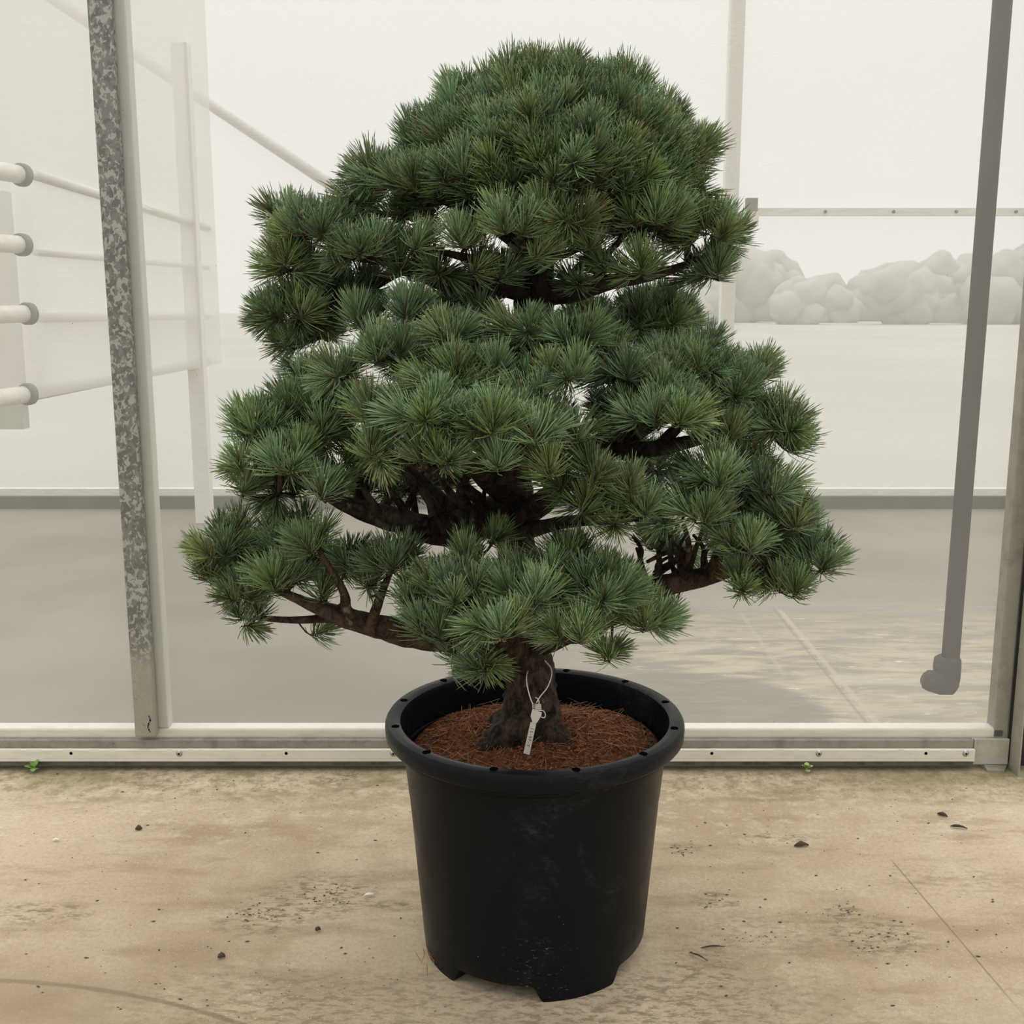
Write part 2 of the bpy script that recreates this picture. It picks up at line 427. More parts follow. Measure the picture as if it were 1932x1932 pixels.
def sharp(o, deg=35):
    try: o.data.set_sharp_from_angle(angle=math.radians(deg))
    except Exception: pass
    return o
def struct(o): o['kind'] = 'structure'; return o
def tag(o, label, cat, group=None, kind=None):
    o['label'] = label; o['category'] = cat
    if group: o['group'] = group
    if kind: o['kind'] = kind
    return o
def empty(name, loc):
    o = bpy.data.objects.new(name, None); COL.objects.link(o); o.location = loc
    o.empty_display_size = 0.1; return o
def catmull(P, n=6):
    P = [np.array(p, float) for p in P]; out = []
    for i in range(len(P) - 1):
        p0 = P[max(i - 1, 0)]; p1 = P[i]; p2 = P[i + 1]; p3 = P[min(i + 2, len(P) - 1)]
        for k in range(n):
            t = k / n
            out.append(0.5 * ((2 * p1) + (-p0 + p2) * t + (2 * p0 - 5 * p1 + 4 * p2 - p3) * t * t + (-p0 + 3 * p1 - 3 * p2 + p3) * t ** 3))
    out.append(P[-1]); return out

# ------------------------------------------------------------------ setting: ground, floors, greenhouse walls
WY = 2.95
FY = 7.1
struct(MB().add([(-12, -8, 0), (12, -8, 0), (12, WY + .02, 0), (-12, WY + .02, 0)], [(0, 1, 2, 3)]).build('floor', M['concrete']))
struct(MB().add([(-12, WY + .02, 0), (12, WY + .02, 0), (12, FY + .1, 0), (-12, FY + .1, 0)], [(0, 1, 2, 3)]).build('floor', M['concrete_in']))
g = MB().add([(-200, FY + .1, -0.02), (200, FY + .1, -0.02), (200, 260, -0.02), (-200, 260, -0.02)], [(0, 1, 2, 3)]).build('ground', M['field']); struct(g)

def sheet(name, x0, x1, Y, z0, z1, mat, amp, nx=90, nz=40, seed=0):
    rr = np.random.default_rng(seed); ph = rr.uniform(0, 6, 8)
    vs = []; fs = []
    for j in range(nz + 1):
        for i in range(nx + 1):
            x = x0 + (x1 - x0) * i / nx; z = z0 + (z1 - z0) * j / nz
            y = Y + amp * (math.sin(1.7 * x + 1.1 * z + ph[0]) + .6 * math.sin(3.1 * x - 2.3 * z + ph[1]) + .3 * math.sin(6.3 * z + ph[2]))
            vs.append((x, y, z))
    for j in range(nz):
        for i in range(nx):
            a = j * (nx + 1) + i; fs.append((a, a + 1, a + nx + 2, a + nx + 1))
    return MB().add(vs, fs).build(name, mat, smooth=True)
struct(sheet('wall_front', -6.0, 1.4035, WY, 0.085, 3.6, M['film'], 0.0012, seed=1))
struct(sheet('wall_front', 1.47, 6.0, WY, 0.085, 3.6, M['film'], 0.0012, seed=2))
struct(sheet('wall_back', -12.0, 12.0, FY, 0.10, 4.2, M['film_far'], 0.002, seed=3))

ZL = at(66, 748, 4.4).z
lf = sheet('wall_left', 3.02, 7.05, 0.0, ZL, 3.6, M['film_left'], 0.002, seed=4); struct(lf)
lf.rotation_euler = (0, 0, PI / 2); lf.location = (-1.84, 0, 0)
# near wall: bottom frame members
XE = at(1840, 1420, 2.925).x
def rail(name, x0, x1, y0, y1, z0, z1, mat, bev=0.002):
    return struct(MB().box(x0, x1, y0, y1, z0, z1).build(name, mat, bevel=bev))
rail('trim_1', -6.0, 1.395, WY + .004, WY + .050, 0.085, 0.116, M['white_alu'], 0.006)      # white rail behind the film
rail('trim_2', -6.0, XE, WY - .012, WY + .02, 0.052, 0.087, M['weathered'], 0.003)
rail('trim_3', -6.0, XE, WY - .014, WY + .02, 0.012, 0.056, M['dark_strip'], 0.002)
b = rail('trim_4', -6.0, XE, WY - .026, WY - .0142, 0.028, 0.0635, M['batten'], 0.0015)       # screwed batten
# screws and empty holes of the batten
for (px, kind) in ((134, 'h'), (338, 's'), (540, 'h'), (742, 's'), (1343, 'h'), (1545, 's'), (1747, 'h'), (1822, 's')):
    p = at(px, 1421.5, WY - .026)
    if kind == 's':
        m = MB().lathe([(0.0001, -0.0035), (0.0035, -0.0045), (0.0068, -0.003), (0.0085, -0.0012), (0.0095, 0.0)], 20)
        o = m.build('screw', M['zinc'], smooth=True)
        # the lathe axis (z) turned towards the camera side
        for v in o.data.vertices:
            x, y, z = v.co; v.co = (p.x + x, WY - .026 + z, p.z + y)
        o.parent = b
        mm = MB().lathe([(0.0001, -0.0052), (0.0028, -0.0052), (0.0028, -0.0030)], 6).build('screw_socket', M['hole'])
        for v in mm.data.vertices:
            x, y, z = v.co; v.co = (p.x + x, WY - .026 + z, p.z + y)
        mm.parent = o
    else:
        m = MB().lathe([(0.0001, -0.0004), (0.0040, -0.0004), (0.0046, 0.0)], 16)
        o = m.build('screw_hole', M['hole'])
        for v in o.data.vertices:
            x, y, z = v.co; v.co = (p.x + x, WY - .026 + z, p.z + y)
        o.parent = b

# galvanised post in front of the film, and its pale inner half behind it
pl, pr = at(209, 700, WY - .03), at(251, 700, WY - .03)
PZ = at(260, 1391, WY - .03).z
m = MB().box(pl.x, pr.x, WY - .030, WY - .002, PZ, 3.6)
post = m.build('steel_post', M['galv'], bevel=0.004, origin=(pl.x, WY, PZ))
tag(post, 'mottled galvanised steel post standing against the film wall left of the pine', 'post')
fx = MB().box(pr.x - 0.020, pr.x + .0265, WY + .003, WY + .045, 0.117, 3.6).build('steel_post', M['pale_steel'], bevel=0.003, origin=(pr.x, WY, .117))
tag(fx, 'pale grey inner post behind the film, along the right edge of the galvanised post', 'post')
fl = MB()
for i in range(9):
    a = at(281 + math.sin(i * .9) * 2, 1352 + i * 3.6, WY - .032)
    fl.blob((a.x, WY - .0315, a.z), random.uniform(.0015, .003), i, 1, .3, (1, .4, 1.4))
fl.build('chipped_edge', M['hole'], post).matrix_parent_inverse = Matrix.Translation(post.location).inverted()

# right hand post: inner band behind film, seam, outer plate reaching to the ground
xb = 1.362
ib = MB().box(xb, xb + .041, WY + .004, WY + .05, 0.0, 3.6).build('steel_post', M['weathered'], origin=(xb, WY, 0), bevel=.002)
tag(ib, 'grey inner post behind the film at the right end of the door panel', 'post')
e = empty('corner_post', (1.43, 2.93, 0))
M['endp'] = dirty('grimy_end_plate', (0.46, 0.44, 0.37), (0.28, 0.26, 0.19), 0.5, 20, 0.6)
M['plate'] = dirty('grey_plate', (0.34, 0.325, 0.27), (0.24, 0.22, 0.17), 0.5, 8, 0.6)
def child(o, e): o.parent = e; o.matrix_parent_inverse = Matrix.Translation(e.location).inverted(); return o
child(MB().box(1.409, 1.4135, 2.885, 2.990, 0.0, 3.6).box(1.4135, 1.470, 2.985, 2.990, 0.0, 3.6).build('post_body', M['plate'], bevel=.001), e)
child(MB().box(1.4137, 1.470, 2.962, 2.9848, 0.0, 3.6).build('dark_gap', M['seam_gap']), e)  # black box, stands in for the dark gap beyond the plate
child(MB().box(1.4065, 1.4088, WY - .006, WY + .012, 0.02, 3.6).build('seam', M['seam_gap']), e)
child(MB().box(XE + .002, 1.4045, WY - .0095, WY + .002, 0.012, 0.088).build('end_plate', M['endp'], bevel=.002), e)
gl = ground(1842, 1436); gr = ground(1862, 1457); gr2 = ground(1908, 1458)
f = MB().add([(gl.x, gl.y, .0), (gr.x, gr.y, 0), (gr2.x - .02, gr2.y, 0), (1.408, WY, 0), (gl.x, WY, 0),
              (gl.x, gl.y, .012), (gr.x, gr.y, .006), (gr2.x - .02, gr2.y, .006), (1.408, WY - .0, .012), (gl.x, WY, .014)],
             [(5, 6, 7, 8, 9), (0, 1, 6, 5), (1, 2, 7, 6), (2, 3, 8, 7), (3, 4, 9, 8), (4, 0, 5, 9)])
child(f.build('foot_plate', M['weathered']), e)
tag(e, 'grey steel corner post with a foot plate at the right edge of the wall', 'post')

# dark downpipe with an elbow foot, just behind the film at the right
YP = 3.12
dp = empty('down_pipe', tuple(at(1785, 1262, YP)))
def line_x(y): return 1895 + (1795 - 1895) * (y / 1245.0)
p0 = at(1895, 0, YP); p1 = at(1793, 1245, YP)
child(MB().tube([(p1.x, YP, p1.z - .02), ((p0.x + p1.x) / 2, YP, 1.8), (p0.x, YP, 3.6)], 0.0255, 20).build('pipe', M['pipe_dark'], smooth=True), dp)
el = MB()
a = at(1788, 1238, YP); b2 = at(1784, 1290, YP)
el.tube([tuple(a), tuple(at(1788, 1243, YP)), tuple(at(1787, 1256, YP)), tuple(at(1786, 1280, YP)), tuple(at(1785, 1290, YP)), tuple(at(1784, 1297, YP))],
        [0.030, 0.038, 0.0395, 0.038, 0.036, 0.02], 20)
child(el.build('collar', M['pipe_dark'], smooth=True), dp)
el = MB()
el.tube([tuple(at(1742, 1280, YP)), tuple(at(1745, 1281, YP)), tuple(at(1755, 1284, YP - .01)), tuple(at(1775, 1289, YP - .015)), tuple(at(1795, 1291, YP - .015)), tuple(at(1801, 1290, YP - .01))],
        [0.018, 0.028, 0.032, 0.034, 0.031, 0.018], 20)
child(el.build('elbow', M['pipe_dark'], smooth=True), dp)
tag(dp, 'dark grey downpipe ending in an elbow, hanging behind the film at the right', 'pipe')

# far wall of the greenhouse
struct(MB().box(-12, 12, FY - .06, FY + .05, 0, 0.082).build('trim_5', M['kerb']))
struct(MB().box(-12, 12, FY - .03, FY + .02, 0.082, 0.128).build('trim_6', M['white_alu']))
zr = at(1600, 401, FY).z
xr = at(1402, 401, FY).x
struct(MB().box(xr, 7, FY - .06, FY - .005, zr - .022, zr + .022).build('trim_7', M['white_alu']))
xa, xb2 = at(1378, 200, FY - .05).x, at(1405, 200, FY - .05).x
fp = MB().box(xa, xb2, FY + .03, FY + .11, zr - .015, 4.2).build('wall_post', M['pale_paint'], origin=(xa, FY, zr))
tag(fp, 'pale grey upright above the rail on the far wall, right of the tree top', 'post')
fp2 = MB().box(xa, xb2, FY + .03, FY + .11, 0.0, zr - .02).build('wall_post', M['pale_paint'], origin=(xa, FY, 0))
tag(fp2, 'faint lower upright outside the far wall, below the rail bracket', 'post')
k0 = at(1407, 398, FY - .1); k1 = at(1429, 374, FY - .1)
br = empty('rail_bracket', tuple(k0))
child(MB().box(k0.x, k1.x, FY - .12, FY - .07, k0.z, k1.z).build('bracket_plate', M['collar']), br)
child(MB().box(k0.x - .035, k1.x + .01, FY - .115, FY - .065, k0.z - .09, k0.z - .001).build('bracket_block', M['white_alu']), br)
tag(br, 'small square bracket where the far rail meets its upright', 'bracket')
for px in (1557, 1686, 1804, 1917):
    q = at(px, 399, FY - .06)
    bb = MB().blob((q.x, FY - .062, q.z), .012, px, 1, 0.05).build('bolt', M['collar'])
    bb.parent = [o for o in bpy.data.objects if o.name == 'trim_7'][0]
# faint uprights and girts on the left
pa, pb = at(342, 400, 6.6).x, at(372, 400, 6.6).x
o = MB().box(pa, pb, 6.56, 6.64, 0.0, 2.75).build('wall_post', M['pale_paint'], origin=(pa, 6.6, 0))
tag(o, 'faint pale upright inside the greenhouse between the galvanised post and the tree', 'post')
# pale girts running into the depth behind the left panel
XS = -1.80
for (ya, yb, w, mt) in ((330, 431, .020, 'pale_paint'), (476, 505, .014, 'pale_paint'), (600, 597, .02, 'pale_paint'), (742, 680, .028, 'pale_paint')):
    Y0 = XS * F / (58 - 966.0) * (cp)      # near end
    q0 = at(66, ya, 4.4); q1 = at(392, yb, 7.0)
    o = MB().tube([tuple(q0), tuple(q1)], w, 10).build('girt', M[mt], smooth=True, origin=tuple(q0))
    tag(o, {330: 'faint girt running back from the topmost white pipe end', 476: 'thin faint girt running back from the second white pipe end',
            600: 'faint level girt running back from the third white pipe end', 742: 'pale girt rising from the lowest white pipe end'}[ya], 'rail', 'girts behind the left film')
# diagonal brace high up
q0, q1 = at(222, 80, FY + .045), at(700, 400, FY + .045)
o = MB().tube([tuple(q0), tuple(q1)], .035, 10).build('brace', M['pale_paint'], smooth=True, origin=tuple(q0))
tag(o, 'faint diagonal brace behind the film above the left branches', 'brace')
q0, q1 = at(-60, -110, FY + .045), at(220, 78, FY + .045)
o = MB().tube([tuple(q0), tuple(q1)], .035, 10).build('brace', M['pale_paint'], smooth=True, origin=tuple(q0))
tag(o, 'faint diagonal brace behind the film at the upper left corner', 'brace')
# four white pipe ends
for (yy, xe_, ysl, nm) in ((325, 47, 8, 'topmost'), (460, 47, 3, 'second'), (593, 58, -2, 'third'), (748, 58, -7, 'lowest')):
    q1 = at(xe_ - 12, yy + ysl * .5, 4.0)
    q0 = at(-60, yy - ysl * 1.6, 3.75)
    e = empty('heating_pipe', tuple(q1))
    d = (q1 - q0).normalized()
    child(MB().tube([tuple(q0), tuple(q1)], .031, 18).build('pipe', M['pipe_white'], smooth=True), e)
    child(MB().tube([tuple(q1 - d * .002), tuple(q1 + d * .006), tuple(q1 + d * .028), tuple(q1 + d * .034)], [.034, .040, .040, .030], 18).build('collar', M['collar'], smooth=True), e)
    tag(e, {'topmost': 'white pipe end with grey collar, topmost of the four at the left edge',
            'second': 'white pipe end with grey collar, second from the top at the left edge',
            'third': 'white pipe end with grey collar, third from the top at the left edge',
            'lowest': 'white pipe end with grey collar, lowest of the four at the left edge'}[nm], 'pipe', 'white pipe ends behind the film')
q = at(8, 500, 4.3)
o = MB().box(q.x - .1, q.x + .022, 4.3, 4.36, at(0, 810, 4.3).z, at(0, 360, 4.3).z).build('pipe_rack_post', M['pale_steel'], origin=(q.x, 4.3, 0))
tag(o, 'grey upright behind the white pipe ends at the left edge', 'post')

# distant trees beyond the far wall
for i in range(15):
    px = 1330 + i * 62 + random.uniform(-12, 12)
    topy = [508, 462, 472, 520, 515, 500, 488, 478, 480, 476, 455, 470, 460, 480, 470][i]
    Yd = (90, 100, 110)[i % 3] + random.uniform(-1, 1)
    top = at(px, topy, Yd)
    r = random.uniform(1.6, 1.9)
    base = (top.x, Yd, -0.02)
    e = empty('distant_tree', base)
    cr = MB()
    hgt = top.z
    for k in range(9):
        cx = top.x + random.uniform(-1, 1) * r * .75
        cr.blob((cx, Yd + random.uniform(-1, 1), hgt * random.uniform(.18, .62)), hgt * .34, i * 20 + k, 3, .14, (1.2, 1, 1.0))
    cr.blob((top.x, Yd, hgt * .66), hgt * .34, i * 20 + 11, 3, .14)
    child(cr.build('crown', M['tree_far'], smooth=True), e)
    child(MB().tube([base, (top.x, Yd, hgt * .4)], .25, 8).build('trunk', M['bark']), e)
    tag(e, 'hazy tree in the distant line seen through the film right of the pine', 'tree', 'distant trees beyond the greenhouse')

# ------------------------------------------------------------------ the potted pine
PC = Vector((0.045, 2.095, 0.0))       # pot centre on the ground
pine = empty('potted_pine', tuple(PC))
tag(pine, 'cloud-pruned bonsai pine with blue-green needle pads in a large black plastic pot', 'potted tree')
def cp_(o, lab=None):
    child(o, pine)
    if lab: o['label'] = lab
    return o

# pot
def pot_mesh():
    n = 256
    notch = [math.radians(a) for a in (-90 - 21, -90 + 66, -90 + 156, -90 + 246)]
    def nh(a):
        h = 0.0
        for c in notch:
            d = abs((a - c + PI) % (2 * PI) - PI)
            w = math.radians(19)
            if d < w + .10:
                t = min(1.0, max(0.0, (w + .10 - d) / .10)); t = t * t * (3 - 2 * t)
                h = max(h, t * 0.033)
        return h
    outer = [(0.224, 0.0), (0.2255, 0.02), (0.227, 0.036), (0.229, 0.07), (0.2445, 0.30), (0.252, 0.395), (0.2535, 0.405),
             (0.2565, 0.408), (0.2575, 0.422), (0.270, 0.426), (0.2755, 0.430), (0.2765, 0.436), (0.2765, 0.442), (0.2885, 0.443), (0.2915, 0.447), (0.2925, 0.462), (0.2920, 0.470), (0.2880, 0.4765), (0.278, 0.478),
             (0.268, 0.4775), (0.2625, 0.474), (0.2605, 0.466), (0.2585, 0.44), (0.248, 0.33)]
    outer = [(r + .005 * min(1, z / .3), z * 1.018) for r, z in outer]
    vs = []; fs = []; m = len(outer)
    for k in range(n):
        a = 2 * PI * k / n; h = nh(a)
        for i, (r, z) in enumerate(outer):
            if i == 0: z = h; r = r + h * .05
            if i == 1: z = h + (0.036 - h) * .5 if h > 0.0 else z
            if i == 2: z = max(z, h + .004)
            vs.append((PC.x + r * math.cos(a), PC.y + r * math.sin(a), z))
    for k in range(n):
        k2 = (k + 1) % n
        for i in range(m - 1): fs.append((k * m + i, k2 * m + i, k2 * m + i + 1, k * m + i + 1))
    # underside: foot thickness inward and raised base
    o = len(vs)
    for k in range(n):
        a = 2 * PI * k / n; h = nh(a)
        vs.append((PC.x + .190 * math.cos(a), PC.y + .190 * math.sin(a), h))
        vs.append((PC.x + .186 * math.cos(a), PC.y + .186 * math.sin(a), .034))
    c = len(vs); vs.append((PC.x, PC.y, .034))
    for k in range(n):
        k2 = (k + 1) % n
        fs.append((k2 * m, k * m, o + 2 * k, o + 2 * k2))
        fs.append((o + 2 * k2, o + 2 * k, o + 2 * k + 1, o + 2 * k2 + 1))
        fs.append((o + 2 * k2 + 1, o + 2 * k + 1, c))
    return MB().add(vs, fs)
pot = cp_(pot_mesh().build('pot', M['pot'], smooth=True)); sharp(pot, 40)
# rim holes (flat black discs painted for their inner shade) as a ring of parts
for k in range(12):
    a = math.radians(-90 - 18 + 30 * k + 2)
    x, y = PC.x + .2795 * math.cos(a), PC.y + .2795 * math.sin(a)
    h = MB().lathe([(0.0001, .0), (0.0076, .0), (0.0080, -.0004)], 20, (x, y, .4869)).build('rim_hole', M['hole'], smooth=True)
    h.parent = pot

# soil: lumpy disc
def soil_h(x, y):
    d = math.hypot(x, y)
    return .422 + .014 * math.sin(9 * x + 1) * math.cos(8 * y) + .02 * math.exp(-((x + .11) ** 2 + (y - .06) ** 2) / .01) + .014 * math.exp(-((x - .13) ** 2 + (y - .05) ** 2) / .02) + .018 * math.exp(-d * d / .012) - .006 * (d / .25) ** 4
vs = []; fs = []; nr, na = 46, 120
for i in range(nr + 1):
    for k in range(na):
        r = .2515 * i / nr; a = 2 * PI * k / na; x, y = r * math.cos(a), r * math.sin(a)
        z = soil_h(x, y) + (rng.random() - .5) * .006 * (1 if i < nr else 0)
        vs.append((PC.x + x, PC.y + y, z))
for i in range(nr):
    for k in range(na):
        k2 = (k + 1) % na; fs.append((i * na + k, (i + 1) * na + k, (i + 1) * na + k2, i * na + k2))
soil = cp_(MB().add(vs, fs).build('soil', M['soil'], smooth=True))

def needle_batch(P, D, B, L, R, C0, C1):
    """P start, D direction, B bend vector, L length, R radius, C0/C1 colours: returns verts, tris, colours"""
    n = len(P)
    up = np.where(np.abs(D[:, 2:3]) < .9, np.array([[0, 0, 1.]]), np.array([[1., 0, 0]]))
    A = np.cross(D, up); A /= np.linalg.norm(A, axis=1, keepdims=True) + 1e-9
    Bn = np.cross(D, A)
    V = np.zeros((n, 10, 3)); C = np.ones((n, 10, 4))
    ts = (0.0, 0.45, 0.9, 1.0); rs = (0.8, 1.0, 0.85)
    for i, t in enumerate(ts):
        c = P + D * (L * t)[:, None] + B * (L * t * t)[:, None]
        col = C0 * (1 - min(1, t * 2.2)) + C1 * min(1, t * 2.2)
        if i < 3:
            for k in range(3):
                an = 2 * PI * k / 3
                V[:, i * 3 + k] = c + (A * math.cos(an) + Bn * math.sin(an)) * (R * rs[i])[:, None]
                C[:, i * 3 + k, :3] = col
        else:
            V[:, 9] = c; C[:, 9, :3] = col
    T = []
    for i in range(2):
        for k in range(3):
            k2 = (k + 1) % 3
            T += [(i * 3 + k, i * 3 + k2, (i + 1) * 3 + k2), (i * 3 + k, (i + 1) * 3 + k2, (i + 1) * 3 + k)]
    for k in range(3): T.append((6 + k, 6 + (k + 1) % 3, 9))
    T = np.array(T)[None] + (np.arange(n) * 10)[:, None, None]
    return V.reshape(-1, 3), T.reshape(-1, 3), C.reshape(-1, 4)

def tri_mesh(name, V, T, C, mat, parent=None):
    me = bpy.data.meshes.new(name)
    me.vertices.add(len(V)); me.vertices.foreach_set('co', V.astype(np.float32).ravel())
    me.loops.add(T.size); me.loops.foreach_set('vertex_index', T.astype(np.int32).ravel())
    me.polygons.add(len(T)); me.polygons.foreach_set('loop_start', np.arange(0, T.size, 3, dtype=np.int32))
    me.polygons.foreach_set('use_smooth', np.ones(len(T), dtype=bool))
    at_ = me.color_attributes.new('Col', 'FLOAT_COLOR', 'POINT')
    at_.data.foreach_set('color', C.astype(np.float32).ravel())
    me.materials.append(mat); me.update(calc_edges=True); me.validate()
    o = bpy.data.objects.new(name, me); COL.objects.link(o)
    if parent: o.parent = parent
    return o

# litter on the soil and soil granules
n = 950
r = .243 * np.sqrt(rng.random(n)); a = rng.random(n) * 2 * PI
x, y = r * np.cos(a), r * np.sin(a)
z = np.array([soil_h(p, q) for p, q in zip(x, y)]) + .003 + rng.random(n) * .006
P = np.stack([PC.x + x, PC.y + y, z], 1)
da = rng.random(n) * 2 * PI
D = np.stack([np.cos(da), np.sin(da), rng.normal(0, .14, n)], 1)
tox = np.hypot(x + D[:, 0] * .05, y + D[:, 1] * .05) > .246
D[tox, :2] *= -1
B = rng.normal(0, .28, (n, 3)); B[:, 2] = -np.abs(B[:, 2]) * .3
base = np.array([[.32, .12, .048]]) * (0.35 + 1.1 * rng.random((n, 1))) + rng.random((n, 1)) ** 3 * np.array([[.22, .16, .09]])
V, T, C = needle_batch(P, D, B, .03 + .025 * rng.random(n), np.full(n, .0005) * rng.uniform(.7, 1.5, n), base, base)
lit = tri_mesh('fallen_needles', V, T, C, M['needles'], soil); lit['kind'] = 'stuff'
gm = MB(); 
octv = [(1, 0, 0), (-1, 0, 0), (0, 1, 0), (0, -1, 0), (0, 0, 1), (0, 0, -1)]
octf = [(0, 2, 4), (2, 1, 4), (1, 3, 4), (3, 0, 4), (2, 0, 5), (1, 2, 5), (3, 1, 5), (0, 3, 5)]
for i in range(4200):
    rr = .246 * math.sqrt(random.random()); aa = random.random() * 2 * PI
    xx, yy = rr * math.cos(aa), rr * math.sin(aa); s = random.uniform(.0015, .0042)
    zz = soil_h(xx, yy) + s * .4
    gm.add([(PC.x + xx + v[0] * s * random.uniform(.7, 1.2), PC.y + yy + v[1] * s * random.uniform(.7, 1.2), zz + v[2] * s * .8) for v in octv], octf)
gr_ = gm.build('soil_granules', M['granule'], soil); gr_['kind'] = 'stuff'

# trunk
def radial_tube(path, rad, n, amp, seed):
    rr = np.random.default_rng(seed); ph = rr.uniform(0, 6.28, 8)
    mb = MB(); vs = []; fs = []; up = None
    m = len(path)
    for i, p in enumerate(path):
        t = Vector(path[min(i + 1, m - 1)]) - Vector(path[max(i - 1, 0)]); t.normalize()
        if up is None: up = Vector((1, 0, 0))
        A = (up - t * up.dot(t)).normalized(); up = A; Bv = t.cross(A)
        for k in range(n):
            an = 2 * PI * k / n
            w = 1 + amp * (math.sin(3 * an + ph[0] + i * .21) * .5 + math.sin(7 * an + ph[1] - i * .33) * .25 + math.sin(2 * an + ph[2] + i * .5) * .35 + rr.normal(0, .18))
            vs.append(tuple(Vector(p) + (A * math.cos(an) + Bv * math.sin(an)) * rad[i] * w))
    for i in range(m - 1):
        for k in range(n):
            k2 = (k + 1) % n; fs.append((i * n + k, i * n + k2, (i + 1) * n + k2, (i + 1) * n + k))
    fs.append(tuple((m - 1) * n + k for k in range(n)))
    return vs, fs
def path_of(pts):
    """(x, y, Y, r) in picture coordinates and depth -> smooth world path and radii"""
    Q = [(*at(x, y, Y), r) for (x, y, Y, r) in pts]
    C_ = catmull(Q, 6)
    return [tuple(c[:3]) for c in C_], [max(.0015, c[3]) for c in C_]
TR = [(1012, 1450, 2.09, .078), (1010, 1420, 2.09, .066), (1008, 1385, 2.09, .059), (1005, 1340, 2.10, .055), (1003, 1300, 2.10, .052), (997, 1255, 2.10, .046), (990, 1190, 2.11, .043), (985, 1100, 2.12, .039),
      (975, 1020, 2.13, .036), (966, 950, 2.14, .043), (962, 880, 2.14, .038), (975, 800, 2.13, .036), (990, 700, 2.12, .034), (1003, 620, 2.11, .033),
      (1012, 555, 2.11, .036), (1012, 500, 2.11, .032), (1010, 400, 2.12, .023), (1020, 300, 2.13, .017), (1035, 180, 2.13, .008)]
tp, trd = path_of(TR)
vs, fs = radial_tube(tp, trd, 28, .16, 3)
trunk = MB().add(vs, fs)
# surface roots
for (x0, y0, x1, y1, Ya, Yb, r0) in ((1003, 1372, 900, 1390, 2.08, 2.05, .044), (1030, 1380, 1085, 1405, 2.06, 2.04, .026), (985, 1375, 925, 1350, 2.1, 2.16, .036)):
    pa, pb = at(x0, y0, Ya), at(x1, y1, Yb)
    zb = soil_h(pb.x - PC.x, pb.y - PC.y) - .01
    pb.z = zb; mid = (pa + pb) / 2; mid.z = max(mid.z, zb + .012)
    cc = catmull([(*pa, r0), (*mid, r0 * .9), (*pb, r0 * .35)], 6)
    vs, fs = radial_tube([tuple(c[:3]) for c in cc], [c[3] for c in cc], 14, .10, int(x0))
    trunk.add(vs, fs)
cp_(trunk.build('trunk', M['bark'], smooth=True))

